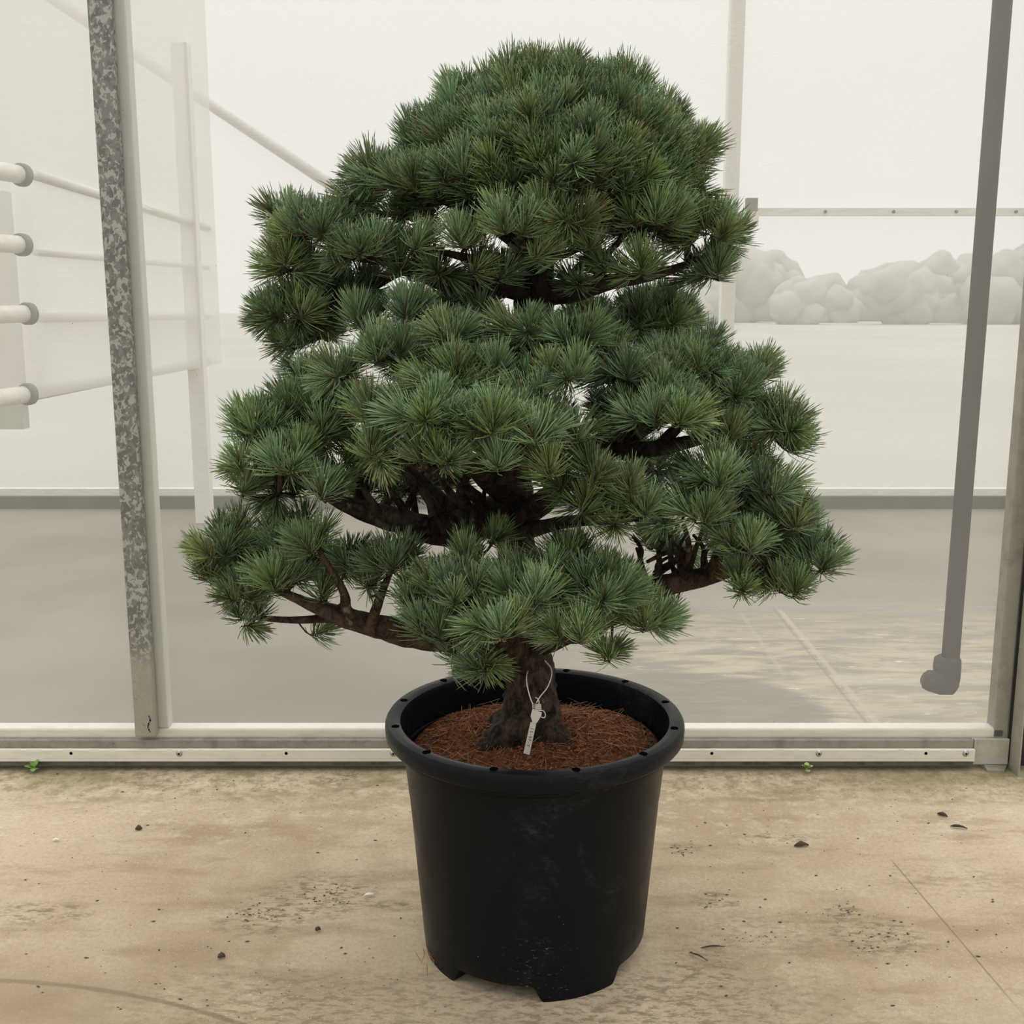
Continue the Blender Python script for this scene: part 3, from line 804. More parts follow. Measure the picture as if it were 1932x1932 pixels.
# needle pads: blobs (x, y, rx, ry in picture units; Y depth; half depth in m [; lower cut-off])
LN = 0.0455
PADS = [
 dict(n='crown', br=[[(1012, 480, 2.11, .02), (900, 400, 2.08, .014), (780, 360, 2.1, .006)], [(1012, 470, 2.11, .02), (1130, 390, 2.12, .014), (1260, 360, 2.12, .006)], [(1018, 330, 2.12, .01), (1040, 260, 2.0, .006)], [(1018, 380, 2.12, .012), (1000, 330, 2.3, .005)]],
      b=[(1035, 352, 285, 230, 2.14, .28, -.12), (722, 335, 68, 68, 2.08, .13), (788, 268, 60, 52, 2.1, .1), (690, 370, 60, 40, 2.05, .1, -.3), (1285, 290, 72, 82, 2.12, .14), (1290, 360, 62, 48, 2.1, .12, -.4), (1258, 225, 55, 42, 2.12, .08), (1055, 142, 62, 44, 2.12, .08), (780, 392, 90, 38, 2.25, .10, -.95), (1130, 360, 110, 50, 2.22, .10, -.95), (960, 400, 130, 42, 2.25, .1, -.95), (1200, 410, 90, 40, 2.26, .1, -.95), (965, 150, 52, 42, 2.12, .08), (870, 182, 65, 50, 2.1, .10), (1175, 170, 65, 48, 2.12, .1), (1080, 300, 130, 70, 1.90, .08, -.4), (900, 320, 120, 60, 1.92, .08, -.3), (790, 340, 80, 50, 1.97, .08, -.3), (1200, 330, 70, 50, 1.96, .08, -.3)]),
 dict(n='upper left', br=[[(1005, 545, 2.11, .028), (930, 535, 2.08, .022), (840, 530, 2.05, .017), (740, 495, 2.03, .012), (620, 480, 2.02, .006)], [(760, 505, 2.04, .012), (650, 570, 2.1, .008), (570, 600, 2.12, .004)]],
      b=[(605, 440, 108, 76, 2.03, .15), (690, 465, 85, 68, 1.96, .11), (552, 490, 68, 72, 2.05, .12), (560, 580, 95, 68, 2.12, .14, -.7), (610, 615, 70, 48, 2.18, .12, -.9), (640, 540, 85, 55, 2.15, .12, -.8), (560, 630, 62, 42, 2.14, .11, -.95), (690, 530, 60, 45, 2.1, .09, -.8), (538, 402, 40, 38, 2.04, .05), (635, 395, 45, 38, 2.06, .06)]),
 dict(n='centre', br=[[(1012, 505, 2.09, .02), (1005, 480, 2.0, .014), (985, 465, 1.9, .008)], [(1000, 500, 2.08, .012), (900, 490, 1.98, .009), (820, 470, 1.95, .004)]],
      b=[(880, 445, 70, 58, 1.90, .07), (965, 425, 85, 68, 1.86, .08), (1060, 405, 88, 62, 1.88, .09), (790, 450, 55, 48, 1.95, .07), (895, 495, 60, 40, 1.95, .06), (1110, 450, 65, 52, 1.92, .07), (1010, 470, 55, 45, 1.88, .05), (880, 548, 90, 32, 2.25, .08, -.95), (830, 500, 62, 40, 1.98, .06), (945, 505, 58, 40, 1.93, .06), (1060, 465, 60, 42, 1.92, .06), (1140, 490, 58, 36, 1.98, .06), (760, 500, 62, 42, 2.0, .07)]),
 dict(n='upper right', br=[[(1015, 548, 2.10, .028), (1070, 552, 2.08, .022), (1140, 535, 2.06, .016), (1230, 520, 2.08, .010), (1320, 490, 2.1, .005)], [(1050, 545, 2.09, .010), (1080, 515, 2.05, .006), (1100, 490, 2.0, .003)]],
      b=[(1225, 415, 100, 70, 2.0, .13), (1325, 435, 80, 78, 2.08, .15), (1335, 505, 60, 55, 2.1, .11, -.5), (1205, 497, 68, 40, 1.93, .06), (1090, 520, 50, 28, 1.97, .04), (1370, 430, 38, 50, 2.08, .06)]),
 dict(n='back right', br=[[(1010, 610, 2.14, .018), (1090, 600, 2.3, .012), (1240, 600, 2.42, .006)]],
      b=[(1240, 592, 95, 68, 2.36, .13, -.95), (1190, 600, 80, 55, 2.30, .12, -.95), (1120, 590, 85, 48, 2.40, .10, -.9), (870, 565, 90, 32, 2.42, .10, -.9)]),
 dict(n='mid upper', br=[[(1000, 650, 2.12, .022), (900, 640, 2.02, .014), (780, 630, 1.93, .008), (680, 640, 1.9, .004)], [(1000, 655, 2.1, .016), (1060, 660, 1.98, .010), (1130, 660, 1.95, .004)], [(1000, 690, 2.1, .018), (960, 700, 1.95, .01)]],
      b=[(690, 595, 62, 52, 1.96, .09), (775, 580, 65, 55, 1.92, .09), (850, 620, 70, 55, 1.88, .09), (990, 610, 75, 58, 1.90, .09), (1080, 625, 78, 58, 1.92, .09), (740, 655, 85, 55, 1.83, .09), (900, 690, 110, 55, 1.84, .11), (1060, 690, 95, 58, 1.85, .11), (645, 690, 60, 50, 1.86, .08), (1155, 645, 52, 38, 2.0, .07), (905, 590, 45, 38, 1.95, .05), (775, 700, 75, 52, 2.0, .08, -.5), (830, 660, 120, 60, 2.08, .10, -.6), (1000, 660, 120, 65, 2.1, .10, -.6), (1140, 700, 70, 50, 2.06, .08, -.6)]),
 dict(n='mid left', br=[[(965, 960, 2.13, .040), (900, 985, 2.06, .036), (830, 1000, 2.02, .030), (740, 978, 1.98, .022), (650, 950, 1.95, .014), (560, 900, 1.95, .008), (480, 860, 1.98, .004)], [(690, 965, 1.96, .007), (725, 992, 1.94, .0065), (765, 997, 1.95, .0065), (805, 985, 1.98, .008)],
          [(840, 985, 2.03, .012), (800, 930, 2.0, .008), (760, 890, 2.0, .005), (720, 870, 2.0, .003)], [(780, 985, 2.0, .010), (740, 930, 1.97, .007), (700, 890, 1.97, .004)], [(900, 975, 2.05, .012), (850, 930, 2.1, .008), (820, 880, 2.12, .004)], [(720, 970, 1.97, .008), (690, 930, 1.95, .006), (670, 895, 1.97, .004)], [(860, 970, 2.05, .016), (760, 880, 2.05, .01), (650, 800, 2.02, .005)], [(640, 930, 1.95, .012), (600, 830, 2.02, .008), (580, 760, 2.02, .004)]],
      b=[(575, 695, 55, 52, 2.05, .09), (580, 755, 85, 48, 2.0, .10), (500, 795, 80, 58, 2.0, .12), (478, 855, 62, 62, 1.98, .11), (468, 905, 55, 48, 2.02, .09, -.5), (560, 860, 78, 68, 1.90, .10), (612, 915, 58, 48, 1.85, .08), (620, 795, 58, 50, 1.96, .09), (645, 850, 60, 62, 2.02, .08, -.6), (640, 740, 70, 60, 2.06, .1, -.5), (560, 800, 80, 60, 2.12, .12, -.6), (540, 910, 70, 45, 2.05, .09, -.6), (760, 900, 130, 60, 2.36, .10, -.8)]),
 dict(n='mid centre', br=[[(968, 930, 2.12, .034), (925, 900, 2.0, .026), (900, 880, 1.9, .018), (860, 860, 1.8, .012), (780, 840, 1.75, .006)], [(930, 910, 2.0, .018), (1000, 880, 1.88, .012), (1040, 850, 1.78, .005)], [(900, 940, 2.0, .012), (850, 900, 1.9, .009), (760, 870, 1.8, .005)],
          [(880, 960, 2.02, .012), (870, 920, 1.95, .009), (910, 860, 1.85, .006)]],
      b=[(715, 770, 75, 58, 1.75, .09), (820, 765, 105, 62, 1.72, .11), (930, 780, 100, 62, 1.70, .11), (1010, 805, 65, 68, 1.71, .09), (715, 842, 75, 52, 1.72, .08), (830, 842, 95, 48, 1.69, .09), (935, 860, 65, 40, 1.67, .06), (1035, 870, 52, 42, 1.70, .06), (860, 705, 110, 48, 1.78, .09), (1085, 805, 58, 62, 1.77, .08), (1000, 730, 80, 45, 1.80, .07), (800, 800, 130, 70, 1.92, .10, -.3), (980, 800, 110, 70, 1.92, .10, -.4), (1080, 860, 60, 60, 1.95, .08, -.5)]),
 dict(n='mid right', br=[[(968, 860, 2.14, .028), (1060, 840, 2.06, .022), (1160, 850, 2.0, .018), (1250, 845, 1.98, .014), (1360, 820, 1.98, .009), (1460, 810, 2.0, .004)], [(1160, 850, 2.0, .012), (1250, 790, 1.9, .008)], [(1240, 845, 1.98, .012), (1330, 760, 2.0, .007), (1420, 720, 2.04, .004)]],
      b=[(1170, 690, 65, 55, 1.92, .09), (1290, 680, 105, 50, 2.02, .13), (1425, 695, 62, 60, 2.08, .11), (1375, 725, 95, 58, 2.0, .12), (1250, 770, 105, 62, 1.86, .11), (1462, 785, 65, 62, 2.02, .11), (1482, 825, 48, 42, 2.0, .08), (1360, 805, 75, 52, 1.95, .09), (1325, 650, 50, 35, 2.1, .08), (1165, 825, 62, 60, 2.2, .1, -.95), (1300, 740, 130, 70, 2.12, .11, -.5), (1420, 790, 80, 65, 2.12, .11, -.5), (1180, 770, 70, 70, 1.98, .1, -.4), (1240, 720, 80, 50, 1.9, .08), (1230, 865, 75, 42, 2.34, .10, -.9)]),
 dict(n='lower right centre', br=[[(972, 1005, 2.12, .020), (1010, 998, 2.04, .015), (1060, 985, 1.95, .012), (1130, 980, 1.85, .008), (1210, 980, 1.82, .004)], [(968, 985, 2.12, .026), (1020, 950, 2.04, .022), (1070, 910, 1.95, .016), (1150, 915, 1.86, .008)]],
      b=[(1115, 880, 62, 55, 1.78, .07), (1180, 905, 65, 58, 1.78, .07), (1100, 945, 52, 42, 1.80, .06), (1210, 945, 62, 48, 1.80, .07), (1155, 965, 60, 38, 1.82, .06), (1060, 900, 45, 42, 1.84, .05), (1160, 930, 90, 55, 1.92, .07, -.5)]),
 dict(n='lower right', br=[[(984, 1090, 2.12, .030), (1060, 1120, 2.10, .027), (1160, 1115, 2.06, .024), (1250, 1103, 2.02, .021), (1340, 1085, 1.98, .016), (1430, 1060, 1.97, .010), (1520, 1050, 2.0, .004)], [(1260, 1100, 2.02, .012), (1290, 1070, 2.0, .009), (1270, 1040, 2.0, .006), (1220, 1060, 1.98, .003)], [(1340, 1085, 1.98, .012), (1370, 1000, 1.92, .009), (1360, 930, 1.86, .005)], [(1400, 1070, 1.96, .01), (1460, 960, 1.98, .005)],
          [(1285, 1075, 2.0, .007), (1300, 1040, 1.98, .006), (1290, 990, 1.94, .004)], [(1298, 1080, 2.0, .007), (1315, 1030, 2.0, .005), (1335, 980, 1.92, .004)]],
      b=[(1345, 885, 72, 58, 1.84, .09), (1325, 950, 80, 55, 1.82, .09), (1440, 900, 65, 58, 1.96, .11), (1470, 960, 75, 65, 2.0, .12), (1395, 1010, 75, 55, 1.88, .09), (1525, 1040, 68, 66, 2.02, .11, -.5), (1478, 1090, 68, 50, 1.95, .09, -.7), (1395, 1085, 62, 42, 1.88, .07, -.7), (1250, 960, 55, 45, 1.85, .06), (1255, 1015, 75, 40, 2.30, .09, -.9), (1500, 980, 50, 50, 2.03, .08), (1420, 960, 100, 80, 2.1, .12, -.6), (1440, 1040, 90, 60, 2.08, .10, -.7), (1400, 860, 60, 50, 2.02, .09), (1265, 1140, 28, 30, 2.1, .03)]),
 dict(n='lowest left', br=[[(995, 1235, 2.08, .040), (930, 1215, 2.02, .036), (850, 1200, 1.98, .031), (750, 1190, 1.96, .026), (680, 1175, 1.94, .020), (610, 1150, 1.93, .014), (540, 1120, 1.94, .008), (450, 1080, 1.98, .004)], [(690, 1180, 1.94, .011), (655, 1150, 1.90, .010), (650, 1120, 1.88, .008), (630, 1085, 1.86, .006), (605, 1045, 1.85, .005)], [(640, 1165, 1.93, .010), (560, 1170, 1.96, .007), (480, 1165, 1.98, .004)]],
      b=[(430, 1010, 75, 52, 2.0, .12), (408, 1065, 55, 52, 2.02, .10), (475, 1095, 75, 55, 1.95, .11), (550, 1005, 75, 48, 2.04, .11), (592, 1015, 55, 62, 1.85, .06), (660, 1040, 50, 38, 1.95, .07), (540, 1080, 72, 55, 1.88, .09), (470, 1150, 65, 48, 1.98, .09, -.7), (590, 1178, 38, 22, 2.0, .03, -.9), (610, 1110, 50, 32, 1.9, .05), (500, 1050, 90, 65, 2.08, .10, -.6), (620, 1060, 70, 50, 2.05, .08, -.4)]),
 dict(n='lowest centre', br=[[(998, 1235, 2.06, .036), (950, 1200, 1.95, .026), (900, 1160, 1.85, .016), (840, 1130, 1.78, .008), (760, 1090, 1.8, .004)], [(1000, 1225, 2.05, .024), (1060, 1205, 1.95, .015), (1130, 1180, 1.88, .010), (1200, 1160, 1.82, .005)], [(950, 1195, 1.94, .016), (990, 1140, 1.82, .010), (1060, 1090, 1.80, .005)], [(960, 1235, 2.0, .012), (915, 1250, 1.78, .006), (870, 1250, 1.74, .004)], [(700, 1180, 1.93, .012), (720, 1120, 1.88, .007), (745, 1060, 1.86, .004)]],
      b=[(742, 1052, 72, 48, 1.86, .08), (772, 1120, 58, 48, 1.80, .07), (885, 1040, 62, 52, 1.86, .08), (860, 1095, 100, 62, 1.77, .10), (1000, 1095, 100, 58, 1.74, .11), (1075, 1045, 85, 55, 1.86, .10), (1130, 1095, 95, 72, 1.77, .10), (1205, 1150, 75, 68, 1.80, .10), (830, 1170, 85, 55, 1.74, .08), (950, 1160, 90, 50, 1.68, .09), (1080, 1170, 85, 52, 1.70, .09), (858, 1240, 54, 50, 1.74, .05, -.7), (912, 1238, 54, 52, 1.70, .05, -.7), (1145, 1215, 45, 30, 1.82, .05), (930, 1000, 40, 45, 1.92, .05), (820, 1110, 90, 60, 1.92, .08, -.4), (960, 1110, 100, 60, 1.90, .09, -.3), (1110, 1120, 100, 60, 1.92, .09, -.4), (700, 1080, 50, 45, 1.92, .06), (860, 1200, 60, 40, 1.78, .06)]),
]
_r = random.Random(11)
for p_ in PADS:
    if p_['n'] in ('mid left', 'lower right'):
        for q_ in range(13):
            if p_['n'] == 'mid left':
                x_ = _r.uniform(650, 905); y_ = 945 + (x_ - 650) * .20; up_ = _r.uniform(55, 100)
            else:
                x_ = _r.uniform(1210, 1340); y_ = 1100 - (x_ - 1210) * .1; up_ = _r.uniform(30, 90)
            d_ = _r.uniform(-40, 40); Y_ = _r.uniform(1.97, 2.06)
            p_['br'].append([(x_, y_, Y_, .0075), (x_ + d_ * .3 + _r.uniform(-9, 9), y_ - up_ * .35, Y_ + .02, .006), (x_ + d_ * .6 + _r.uniform(-12, 12), y_ - up_ * .7, Y_ + .03, .0045), (x_ + d_, y_ - up_, Y_ + .05, .003)])
def build_pad(pad, idx):
    B_ = []
    for b_ in pad['b']:
        x, y, rx, ry, Y, rY = b_[:6]; cut = b_[6] if len(b_) > 6 else -.35
        c = at(x, y, Y); k = (at(x + 100, y, Y) - c).length / 100
        r = np.array([max(rx * k - .046, .004), max(rY - .016, .004), max(ry * k - .048, .004)])
        B_.append((np.array(c) + np.array([0, 0, -.016]), r, cut))
    nodes = []; nrad = []
    skel = MB()
    for pi, pth in enumerate(pad['br']):
        wp, wr = path_of(pth)
        vs, fs = radial_tube(wp, wr, 12 if wr[0] > .012 else 7, .16, idx * 10 + pi)
        skel.add(vs, fs)
        for p in wp[::2]: nodes.append(np.array(p)); nrad.append(0)
    nskel = len(nodes)
    tuf = []; axes = []; inner = []
    acc = np.zeros((0, 3))
    for bi, (c, r, cut) in enumerate(B_):
        area = 4 * PI * ((r[0] * r[1]) ** 1.6 / 3 + (r[0] * r[2]) ** 1.6 / 3 + (r[1] * r[2]) ** 1.6 / 3) ** (1 / 1.6)
        ntry = int(area / .0009 * 10) + 80
        for layer, (sc, dmin) in enumerate(((1.0, .0285), (.66, .038), (.33, .045))):
            if layer and r.min() < .02 + .015 * layer: continue
            for _ in range(ntry if layer == 0 else ntry // 2):
                u = rng.normal(size=3); u /= np.linalg.norm(u)
                if u[2] < cut: continue
                p = c + u * r * sc * (1 + rng.normal(0, .05))
                nrm = u / r; nrm /= np.linalg.norm(nrm)
                ins = False
                for bj, (c2, r2, _c) in enumerate(B_):
                    if bj != bi and np.linalg.norm((p - c2) / r2) < .72: ins = True; break
                if ins: continue
                dm = dmin * (1.45 if u[1] > .45 else 1.0)
                if len(acc) and np.min(np.sum((acc - p) ** 2, 1)) < dm * dm: continue
                acc = np.vstack([acc, p]); tuf.append(p)
                ax = nrm * np.array([.78, .75, .7]) + np.array([0, -.12, .92]) + rng.normal(0, .16, 3)
                if u[2] < -.2: ax = nrm * np.array([1., 1., .35]) + np.array([0, -.1, .40]) + rng.normal(0, .2, 3)
                axes.append(ax / np.linalg.norm(ax)); inner.append(layer)
    # twigs: grow outward from the branches, each tuft joining its nearest node
    tuf_a = np.array(tuf)
    nodes = list(nodes); par = [-1] * nskel; own = []
    N0 = np.array(nodes)
    d0 = np.array([np.min(np.sum((N0 - t) ** 2, 1)) for t in tuf_a]); order = np.argsort(d0)
    arr = np.array(nodes)
    segs = []
    for ti in order:
        t = tuf_a[ti]; base = t - axes[ti] * .004
        dd = np.sum((arr - base) ** 2, 1) + np.where(np.arange(len(arr)) >= nskel, .0003, 0)
        j = int(np.argmin(dd)); q = arr[j]
        mid = (q + base) / 2 + np.array([0, 0, -.12 * np.linalg.norm(base - q)]) + rng.normal(0, .004, 3)
        nodes.append(mid); par.append(j); mi = len(nodes) - 1
        nodes.append(base); par.append(mi); segs.append((j, mi, mi + 1))
        arr = np.vstack([arr, mid, base])
    cnt = [0] * len(nodes)
    for (j, mi, e) in reversed(segs):
        k = e
        while k != -1:
            cnt[k] += 1; k = par[k]
    for (j, mi, e) in segs:
        ra = .0017 * math.sqrt(min(cnt[mi], 14)); rb = .0017 * math.sqrt(min(cnt[e], 14))
        P_ = catmull([nodes[j], nodes[mi], nodes[e]], 2)
        skel.tube([tuple(p) for p in P_], [ra, ra, ra, rb, rb], 4, cap=False)
    branch = cp_(skel.build('branch', M['bark'], smooth=True))
    # needles
    Ps = []; Ds = []; Bs = []; Ls = []; Rs = []; C0 = []; C1 = []
    buds = MB()
    for ti in range(len(tuf)):
        p = tuf_a[ti]; ax = axes[ti]; n_ = 120 if inner[ti] == 0 else 55
        if pad['n'] == 'crown' and p[1] > 2.25: n_ = 60
        size = rng.uniform(.80, 1.14)
        a1 = np.cross(ax, [0, 0, 1.]) if abs(ax[2]) < .95 else np.cross(ax, [1., 0, 0]); a1 /= np.linalg.norm(a1); a2 = np.cross(ax, a1)
        u = rng.random(n_) ** .8
        shoot = .026 * size
        th = np.radians(94 - 78 * u + rng.normal(0, 11, n_)); th = np.clip(th, .03, 2.1)
        ph = rng.random(n_) * 2 * PI
        d = ax[None] * np.cos(th)[:, None] + (a1[None] * np.cos(ph)[:, None] + a2[None] * np.sin(ph)[:, None]) * np.sin(th)[:, None]
        Ps.append(p[None] + ax[None] * (u * shoot)[:, None] - ax[None] * .008)
        Ds.append(d)
        Bs.append(ax[None] * (.10 + .34 * np.sin(th))[:, None] + rng.normal(0, .085, (n_, 3)) + np.array([[0, 0, -.04]]))
        Ls.append(LN * size * rng.uniform(.72, 1.02, n_)); Rs.append(np.full(n_, .00080) * rng.uniform(.8, 1.25, n_))
        hue = rng.random(); blue = rng.random()
        g1 = np.array([.120, .185, .056]); g2 = np.array([.135, .215, .108]); g3 = np.array([.20, .225, .08])
        base = g1 * (1 - blue) + g2 * blue
        if hue > .80: base = base * .55 + g3 * .45
        dead = rng.random() < .06 and inner[ti] > 0
        if dead: base = np.array([.20, .075, .025])
        bright = rng.uniform(.78, 1.70)
        var = rng.uniform(.45, 1.5, (n_, 1))
        bl = (rng.random((n_, 1)) < .25) * 1.0
        col = base[None] * bright * var * (1 - bl * .5) + bl * .5 * g2[None] * var * (0 if dead else 1)
        br_ = (rng.random((n_, 1)) < .03)
        col = np.where(br_, np.array([[.17, .095, .035]]), col)
        C1.append(col); C0.append(col * .32 + np.array([[.060, .042, .018]]) * .4)  # darker bases: recess shade put into the colour, plus brown sheath
        if rng.random() < .14 and inner[ti] == 0:
            q = p + ax * (shoot + .004)
            buds.tube([tuple(q - ax * .004), tuple(q), tuple(q + ax * .004)], [.0018, .0022, .001], 5)
    V, T, C = needle_batch(np.vstack(Ps), np.vstack(Ds), np.vstack(Bs), np.concatenate(Ls), np.concatenate(Rs), np.vstack(C0), np.vstack(C1))
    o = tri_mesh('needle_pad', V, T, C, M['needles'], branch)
    if buds.v: buds.build('bud', M['tag'], branch)['kind'] = 'stuff'
    return len(tuf), len(V)
tot = [build_pad(pd, i) for i, pd in enumerate(PADS)]
print('TUFTS', sum(t[0] for t in tot), 'VERTS', sum(t[1] for t in tot), [t[1] for t in tot])

# ------------------------------------------------------------------ plant tag hanging from the trunk
YT = 1.978
tg = empty('plant_tag', tuple(at(1008, 1360, YT)))
tag(tg, 'cream plastic plant tag on a wire loop hanging against the trunk base', 'tag')
def tpt(x, y, dy=0.0): return tuple(at(x, y, YT + dy))
wire = MB()
W1 = catmull([tpt(1006, 1330), tpt(1000, 1315, .0), tpt(994, 1290, .004), tpt(994, 1272, .03), tpt(998, 1262, .07)], 5)
W2 = catmull([tpt(1012, 1326), tpt(1020, 1313, .0), tpt(1032, 1298, .004), tpt(1040, 1278, .02), tpt(1040, 1262, .045), tpt(1031, 1250, .065), tpt(1022, 1243, .066), tpt(1008, 1245, .066)], 5)
wire.tube([tuple(p) for p in W1], .0011, 6); wire.tube([tuple(p) for p in W2], .0011, 6)
wire.tube([tuple(p) for p in catmull([tpt(1016, 1332), tpt(1017, 1324), tpt(1014, 1318), tpt(1010, 1316)], 4)], .001, 6)
wire.tube([tuple(p) for p in catmull([tpt(1018, 1341), tpt(1025, 1341), tpt(1029, 1348), tpt(1027, 1354), tpt(1021, 1353)], 4)], .001, 6)
child(wire.build('wire_loop', M['tag'], smooth=True), tg)
def slab(poly, y0, y1):
    n_ = len(poly); vs = [tuple(at(x, y, YT + y0)) for x, y in poly] + [tuple(at(x, y, YT + y1)) for x, y in poly]
    fs = [tuple(range(n_)), tuple(range(2 * n_ - 1, n_ - 1, -1))] + [(i, i + n_, (i + 1) % n_ + n_, (i + 1) % n_) for i in range(n_)]
    return MB().add(vs, fs)
child(slab([(1001, 1362), (1012, 1364), (999, 1424.5), (987.5, 1421)], .002, .0032).build('name_strip', M['tag']), tg)
child(slab([(1004, 1339), (1022.5, 1344), (1021, 1351), (1013, 1364), (1005, 1364.5), (1001, 1351)], -.004, .0018).build('clasp', M['tag'], bevel=.0006), tg)
cl = MB()
for i in range(4):
    q = at(1010 + i * .2, 1329 + i * 3.4, YT); cl.box(q.x - .006, q.x + .011, YT - .003, YT + .001, q.z - .0012, q.z + .0008)
q = at(1011, 1334, YT); cl.box(q.x - .006, q.x - .001, YT - .003, YT + .001, q.z - .007, q.z + .006)
child(cl.build('clasp_teeth', M['tag']), tg)
fc = bpy.data.curves.new('tag_text', 'FONT'); fc.body = '15-9F-Y'; fc.size = .0092; fc.extrude = .0001; fc.align_x = 'CENTER'; fc.align_y = 'CENTER'; fc.space_character = 1.35
fo = bpy.data.objects.new('tag_text', fc); COL.objects.link(fo)
dg = bpy.context.evaluated_depsgraph_get(); me = bpy.data.meshes.new_from_object(fo.evaluated_get(dg)); bpy.data.objects.remove(fo)
c0, c1 = at(1005.5, 1368, YT), at(994.5, 1415, YT); dirv = (c1 - c0).normalized()
nrm = Vector((0, -1, 0)); upv = nrm.cross(dirv)
mt = Matrix((dirv, upv, nrm)).transposed().to_4x4(); mt.translation = (c0 + c1) / 2 + Vector((0, .0016, 0))
me.transform(mt); me.materials.append(M['ink'])
to = bpy.data.objects.new('written_code', me); COL.objects.link(to)
child(to, tg); to['label'] = 'grey handwritten code on the strip'

# ------------------------------------------------------------------ small things on the ground
def leaf_shape(c, ang, L, w, tilt, curl=0.2):
    n_ = 8; vs = []; fs = []
    d = Vector((math.cos(ang) * math.cos(tilt), math.sin(ang) * math.cos(tilt), math.sin(tilt))); s_ = Vector((-math.sin(ang), math.cos(ang), 0)); nn = d.cross(s_)
    for i in range(n_ + 1):
        t = i / n_; ww = w * math.sin(PI * min(1, t * .92 + .04)) ** .75 * (1 + .12 * math.sin(t * 20))
        c_ = Vector(c) + d * L * t - nn * 0 + Vector((0, 0, -curl * L * t * t))
        vs += [tuple(c_ - s_ * ww + Vector((0, 0, .15 * ww))), tuple(c_), tuple(c_ + s_ * ww + Vector((0, 0, .15 * ww)))]
    m_ = len(vs)
    vs += [(v[0], v[1], v[2] - .0005) for v in vs]
    for i in range(n_):
        a = i * 3
        for k in (0, 1):
            fs.append((a + k, a + k + 1, a + k + 4, a + k + 3)); fs.append((m_ + a + k + 3, m_ + a + k + 4, m_ + a + k + 1, m_ + a + k))
    return vs, fs
def weed(px, py, lab, leaves, mat, h=.012):
    g = ground(px, py); g.z = 0
    e = empty('weed', tuple(g)); tag(e, lab, 'weed', None)
    for (ang, L, w, tilt, zz) in leaves:
        a = math.radians(ang)
        vs, fs = leaf_shape((g.x, g.y, zz), a, L, w, math.radians(tilt))
        child(MB().add(vs, fs).build('leaf', mat, smooth=True), e)
    child(MB().tube([(g.x, g.y, 0), (g.x + .002, g.y, h + .004)], .0012, 6).build('stem', mat), e)
weed(66, 1457, 'small green weed with broad leaves growing under the batten at far left',
     [(190, .030, .010, 28, .012), (20, .020, .010, 55, .016), (60, .030, .009, 70, .014), (280, .022, .009, 5, .014), (150, .024, .008, 50, .016), (330, .016, .006, 20, .010)], M['leaf'])
weed(1522, 1458, 'tiny pale green weed growing at the wall foot right of the pot',
     [(190, .020, .008, 40, .014), (-10, .020, .008, 35, .014), (95, .022, .008, 75, .012), (270, .016, .007, 10, .010), (225, .018, .007, 55, .016), (315, .018, .007, 50, .016)], M['leaf2'], .014)
def chip(name, px, py, L, w, ang, mat, lab, cat, group=None, h=.003):
    g = ground(px, py); mb = MB()
    d = Vector((math.cos(ang), math.sin(ang), 0))
    p = [Vector((g.x, g.y, h)) + d * L * t + Vector((0, 0, .004 * math.sin(PI * (t + .5)))) for t in (-.5, -.25, 0, .25, .5)]
    mb.tube([tuple(q) for q in p], [w * .3, w * .8, w, w * .7, w * .25], 7, wob=.25, seed=int(px))
    o = mb.build(name, mat, smooth=True, origin=(g.x, g.y, 0)); return tag(o, lab, cat, group)
chip('dry_leaf', 1778, 1540, .026, .005, -.7, M['dryleaf'], 'short curled dark leaf on the concrete near the corner post', 'leaf')
chip('twig', 1809, 1563, .040, .004, -.35, M['dryleaf'], 'dark brown twig on the concrete below the curled leaf at right', 'twig')
chip('soil_clod', 1512, 1597, .036, .006, .1, M['crumb'], 'dark flat clod of soil on the concrete right of the pot', 'soil clod')
chip('soil_clod', 262, 1566, .016, .006, .3, M['crumb'], 'single round brown clod on pale concrete below the galvanised post', 'soil clod')
chip('straw', 1478, 1440, .040, .0014, -.15, M['straw'], 'upper of two straw pieces beside the pale weed at the wall foot', 'straw')
chip('straw', 1484, 1446, .034, .0013, .12, M['straw'], 'lower of two straw pieces beside the pale weed at the wall foot', 'straw')
chip('twig', 1318, 1808, .045, .0018, -.75, M['dryleaf'], 'thin dark twig on the concrete at the right foot of the pot', 'twig')
chip('twig', 1345, 1790, .05, .0022, .1, M['dryleaf'], 'thin twig lying level on the concrete right of the pot foot', 'twig')
chip('paint_flake', 697, 1692, .024, .0035, .0, M['chip'], 'white flake on the concrete left of the pot', 'flake')
chip('paint_flake', 106, 1588, .018, .0035, .05, M['chip'], 'small cream flake on the concrete at the far left', 'flake')
chip('soil_clod', 820 - 402, 1808, .014, .006, .3, M['crumb'], 'brown clod lying left of a scatter of soil crumbs on the lower concrete', 'soil clod')
chip('soil_clod', 600, 1757, .010, .005, .3, M['crumb'], 'small dark clod below the soil smudge left of the pot', 'soil clod')
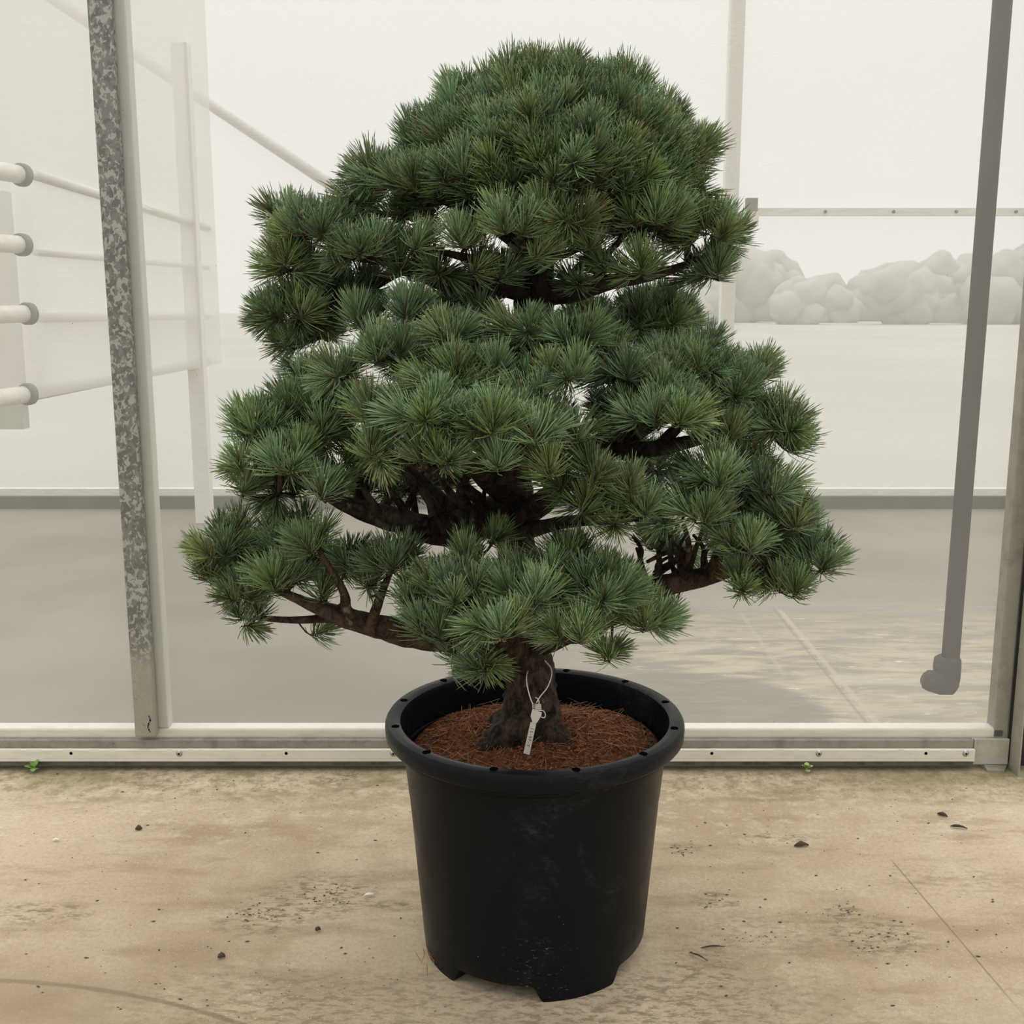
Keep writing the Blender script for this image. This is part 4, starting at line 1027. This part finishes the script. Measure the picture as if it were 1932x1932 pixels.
# scattered crumbs: too small and many to count
cm = MB()
areas = [((40, 1560), (760, 1920), 90), ((1270, 1560), (1900, 1900), 90), ((100, 1460), (740, 1560), 45), ((1280, 1480), (1900, 1560), 30)]
for (a0, a1, n_) in areas:
    for i in range(n_):
        x_, y_ = random.uniform(a0[0], a1[0]), random.uniform(a0[1], a1[1]); g = ground(x_, y_)
        s = random.choice([.0010, .0012, .0015, .0024])
        an = random.uniform(-.6, .6); sx_ = random.uniform(1, 2.6)
        cm.add([(g.x + (v[0] * sx_ * math.cos(an) - v[1] * math.sin(an)) * s, g.y + (v[0] * sx_ * math.sin(an) + v[1] * math.cos(an)) * s, s * .5 + v[2] * s * .6) for v in octv], octf)
for (cx, cy, rx, ry, n_) in ((610, 1690, 60, 22, 45), (490, 1725, 50, 25, 40), (1290, 1605, 40, 14, 18), (1660, 1765, 60, 30, 35), (1345, 1705, 30, 18, 14), (1600, 1715, 30, 12, 14), (1440, 1768, 60, 12, 14)):
    for i in range(n_):
        g = ground(random.gauss(cx, rx * .5), random.gauss(cy, ry * .5)); s = random.choice([.0010, .0015, .0022]); sx_ = random.uniform(1, 2.4)
        cm.add([(g.x + v[0] * sx_ * s, g.y + v[1] * s, s * .4 + v[2] * s * .5) for v in octv], octf)
o = cm.build('soil_crumbs', M['crumb']); tag(o, 'dark soil crumbs scattered over the concrete floor', 'dirt', kind='stuff')
# fallen needles by the pot foot
n = 26
g = ground(818, 1812)
P = np.stack([g.x + rng.normal(0, .012, n), g.y + rng.normal(0, .02, n), np.full(n, .003) + rng.random(n) * .01], 1)
P[:, 0] = np.minimum(P[:, 0], g.x + .008)
an = rng.uniform(1.2, 2.4, n)
D = np.stack([np.cos(an) * .5, np.sin(an) * .6, np.abs(rng.normal(.15, .12, n))], 1)
c_ = np.array([[.45, .22, .07]]) * (.6 + .6 * rng.random((n, 1)))
V, T, C = needle_batch(P, D, np.zeros((n, 3)), .04 + .02 * rng.random(n), np.full(n, .0008), c_, c_)
o = tri_mesh('fallen_needles', V, T, C, M['needles']); tag(o, 'orange fallen pine needles lying against the left foot of the pot', 'pine needles', kind='stuff')
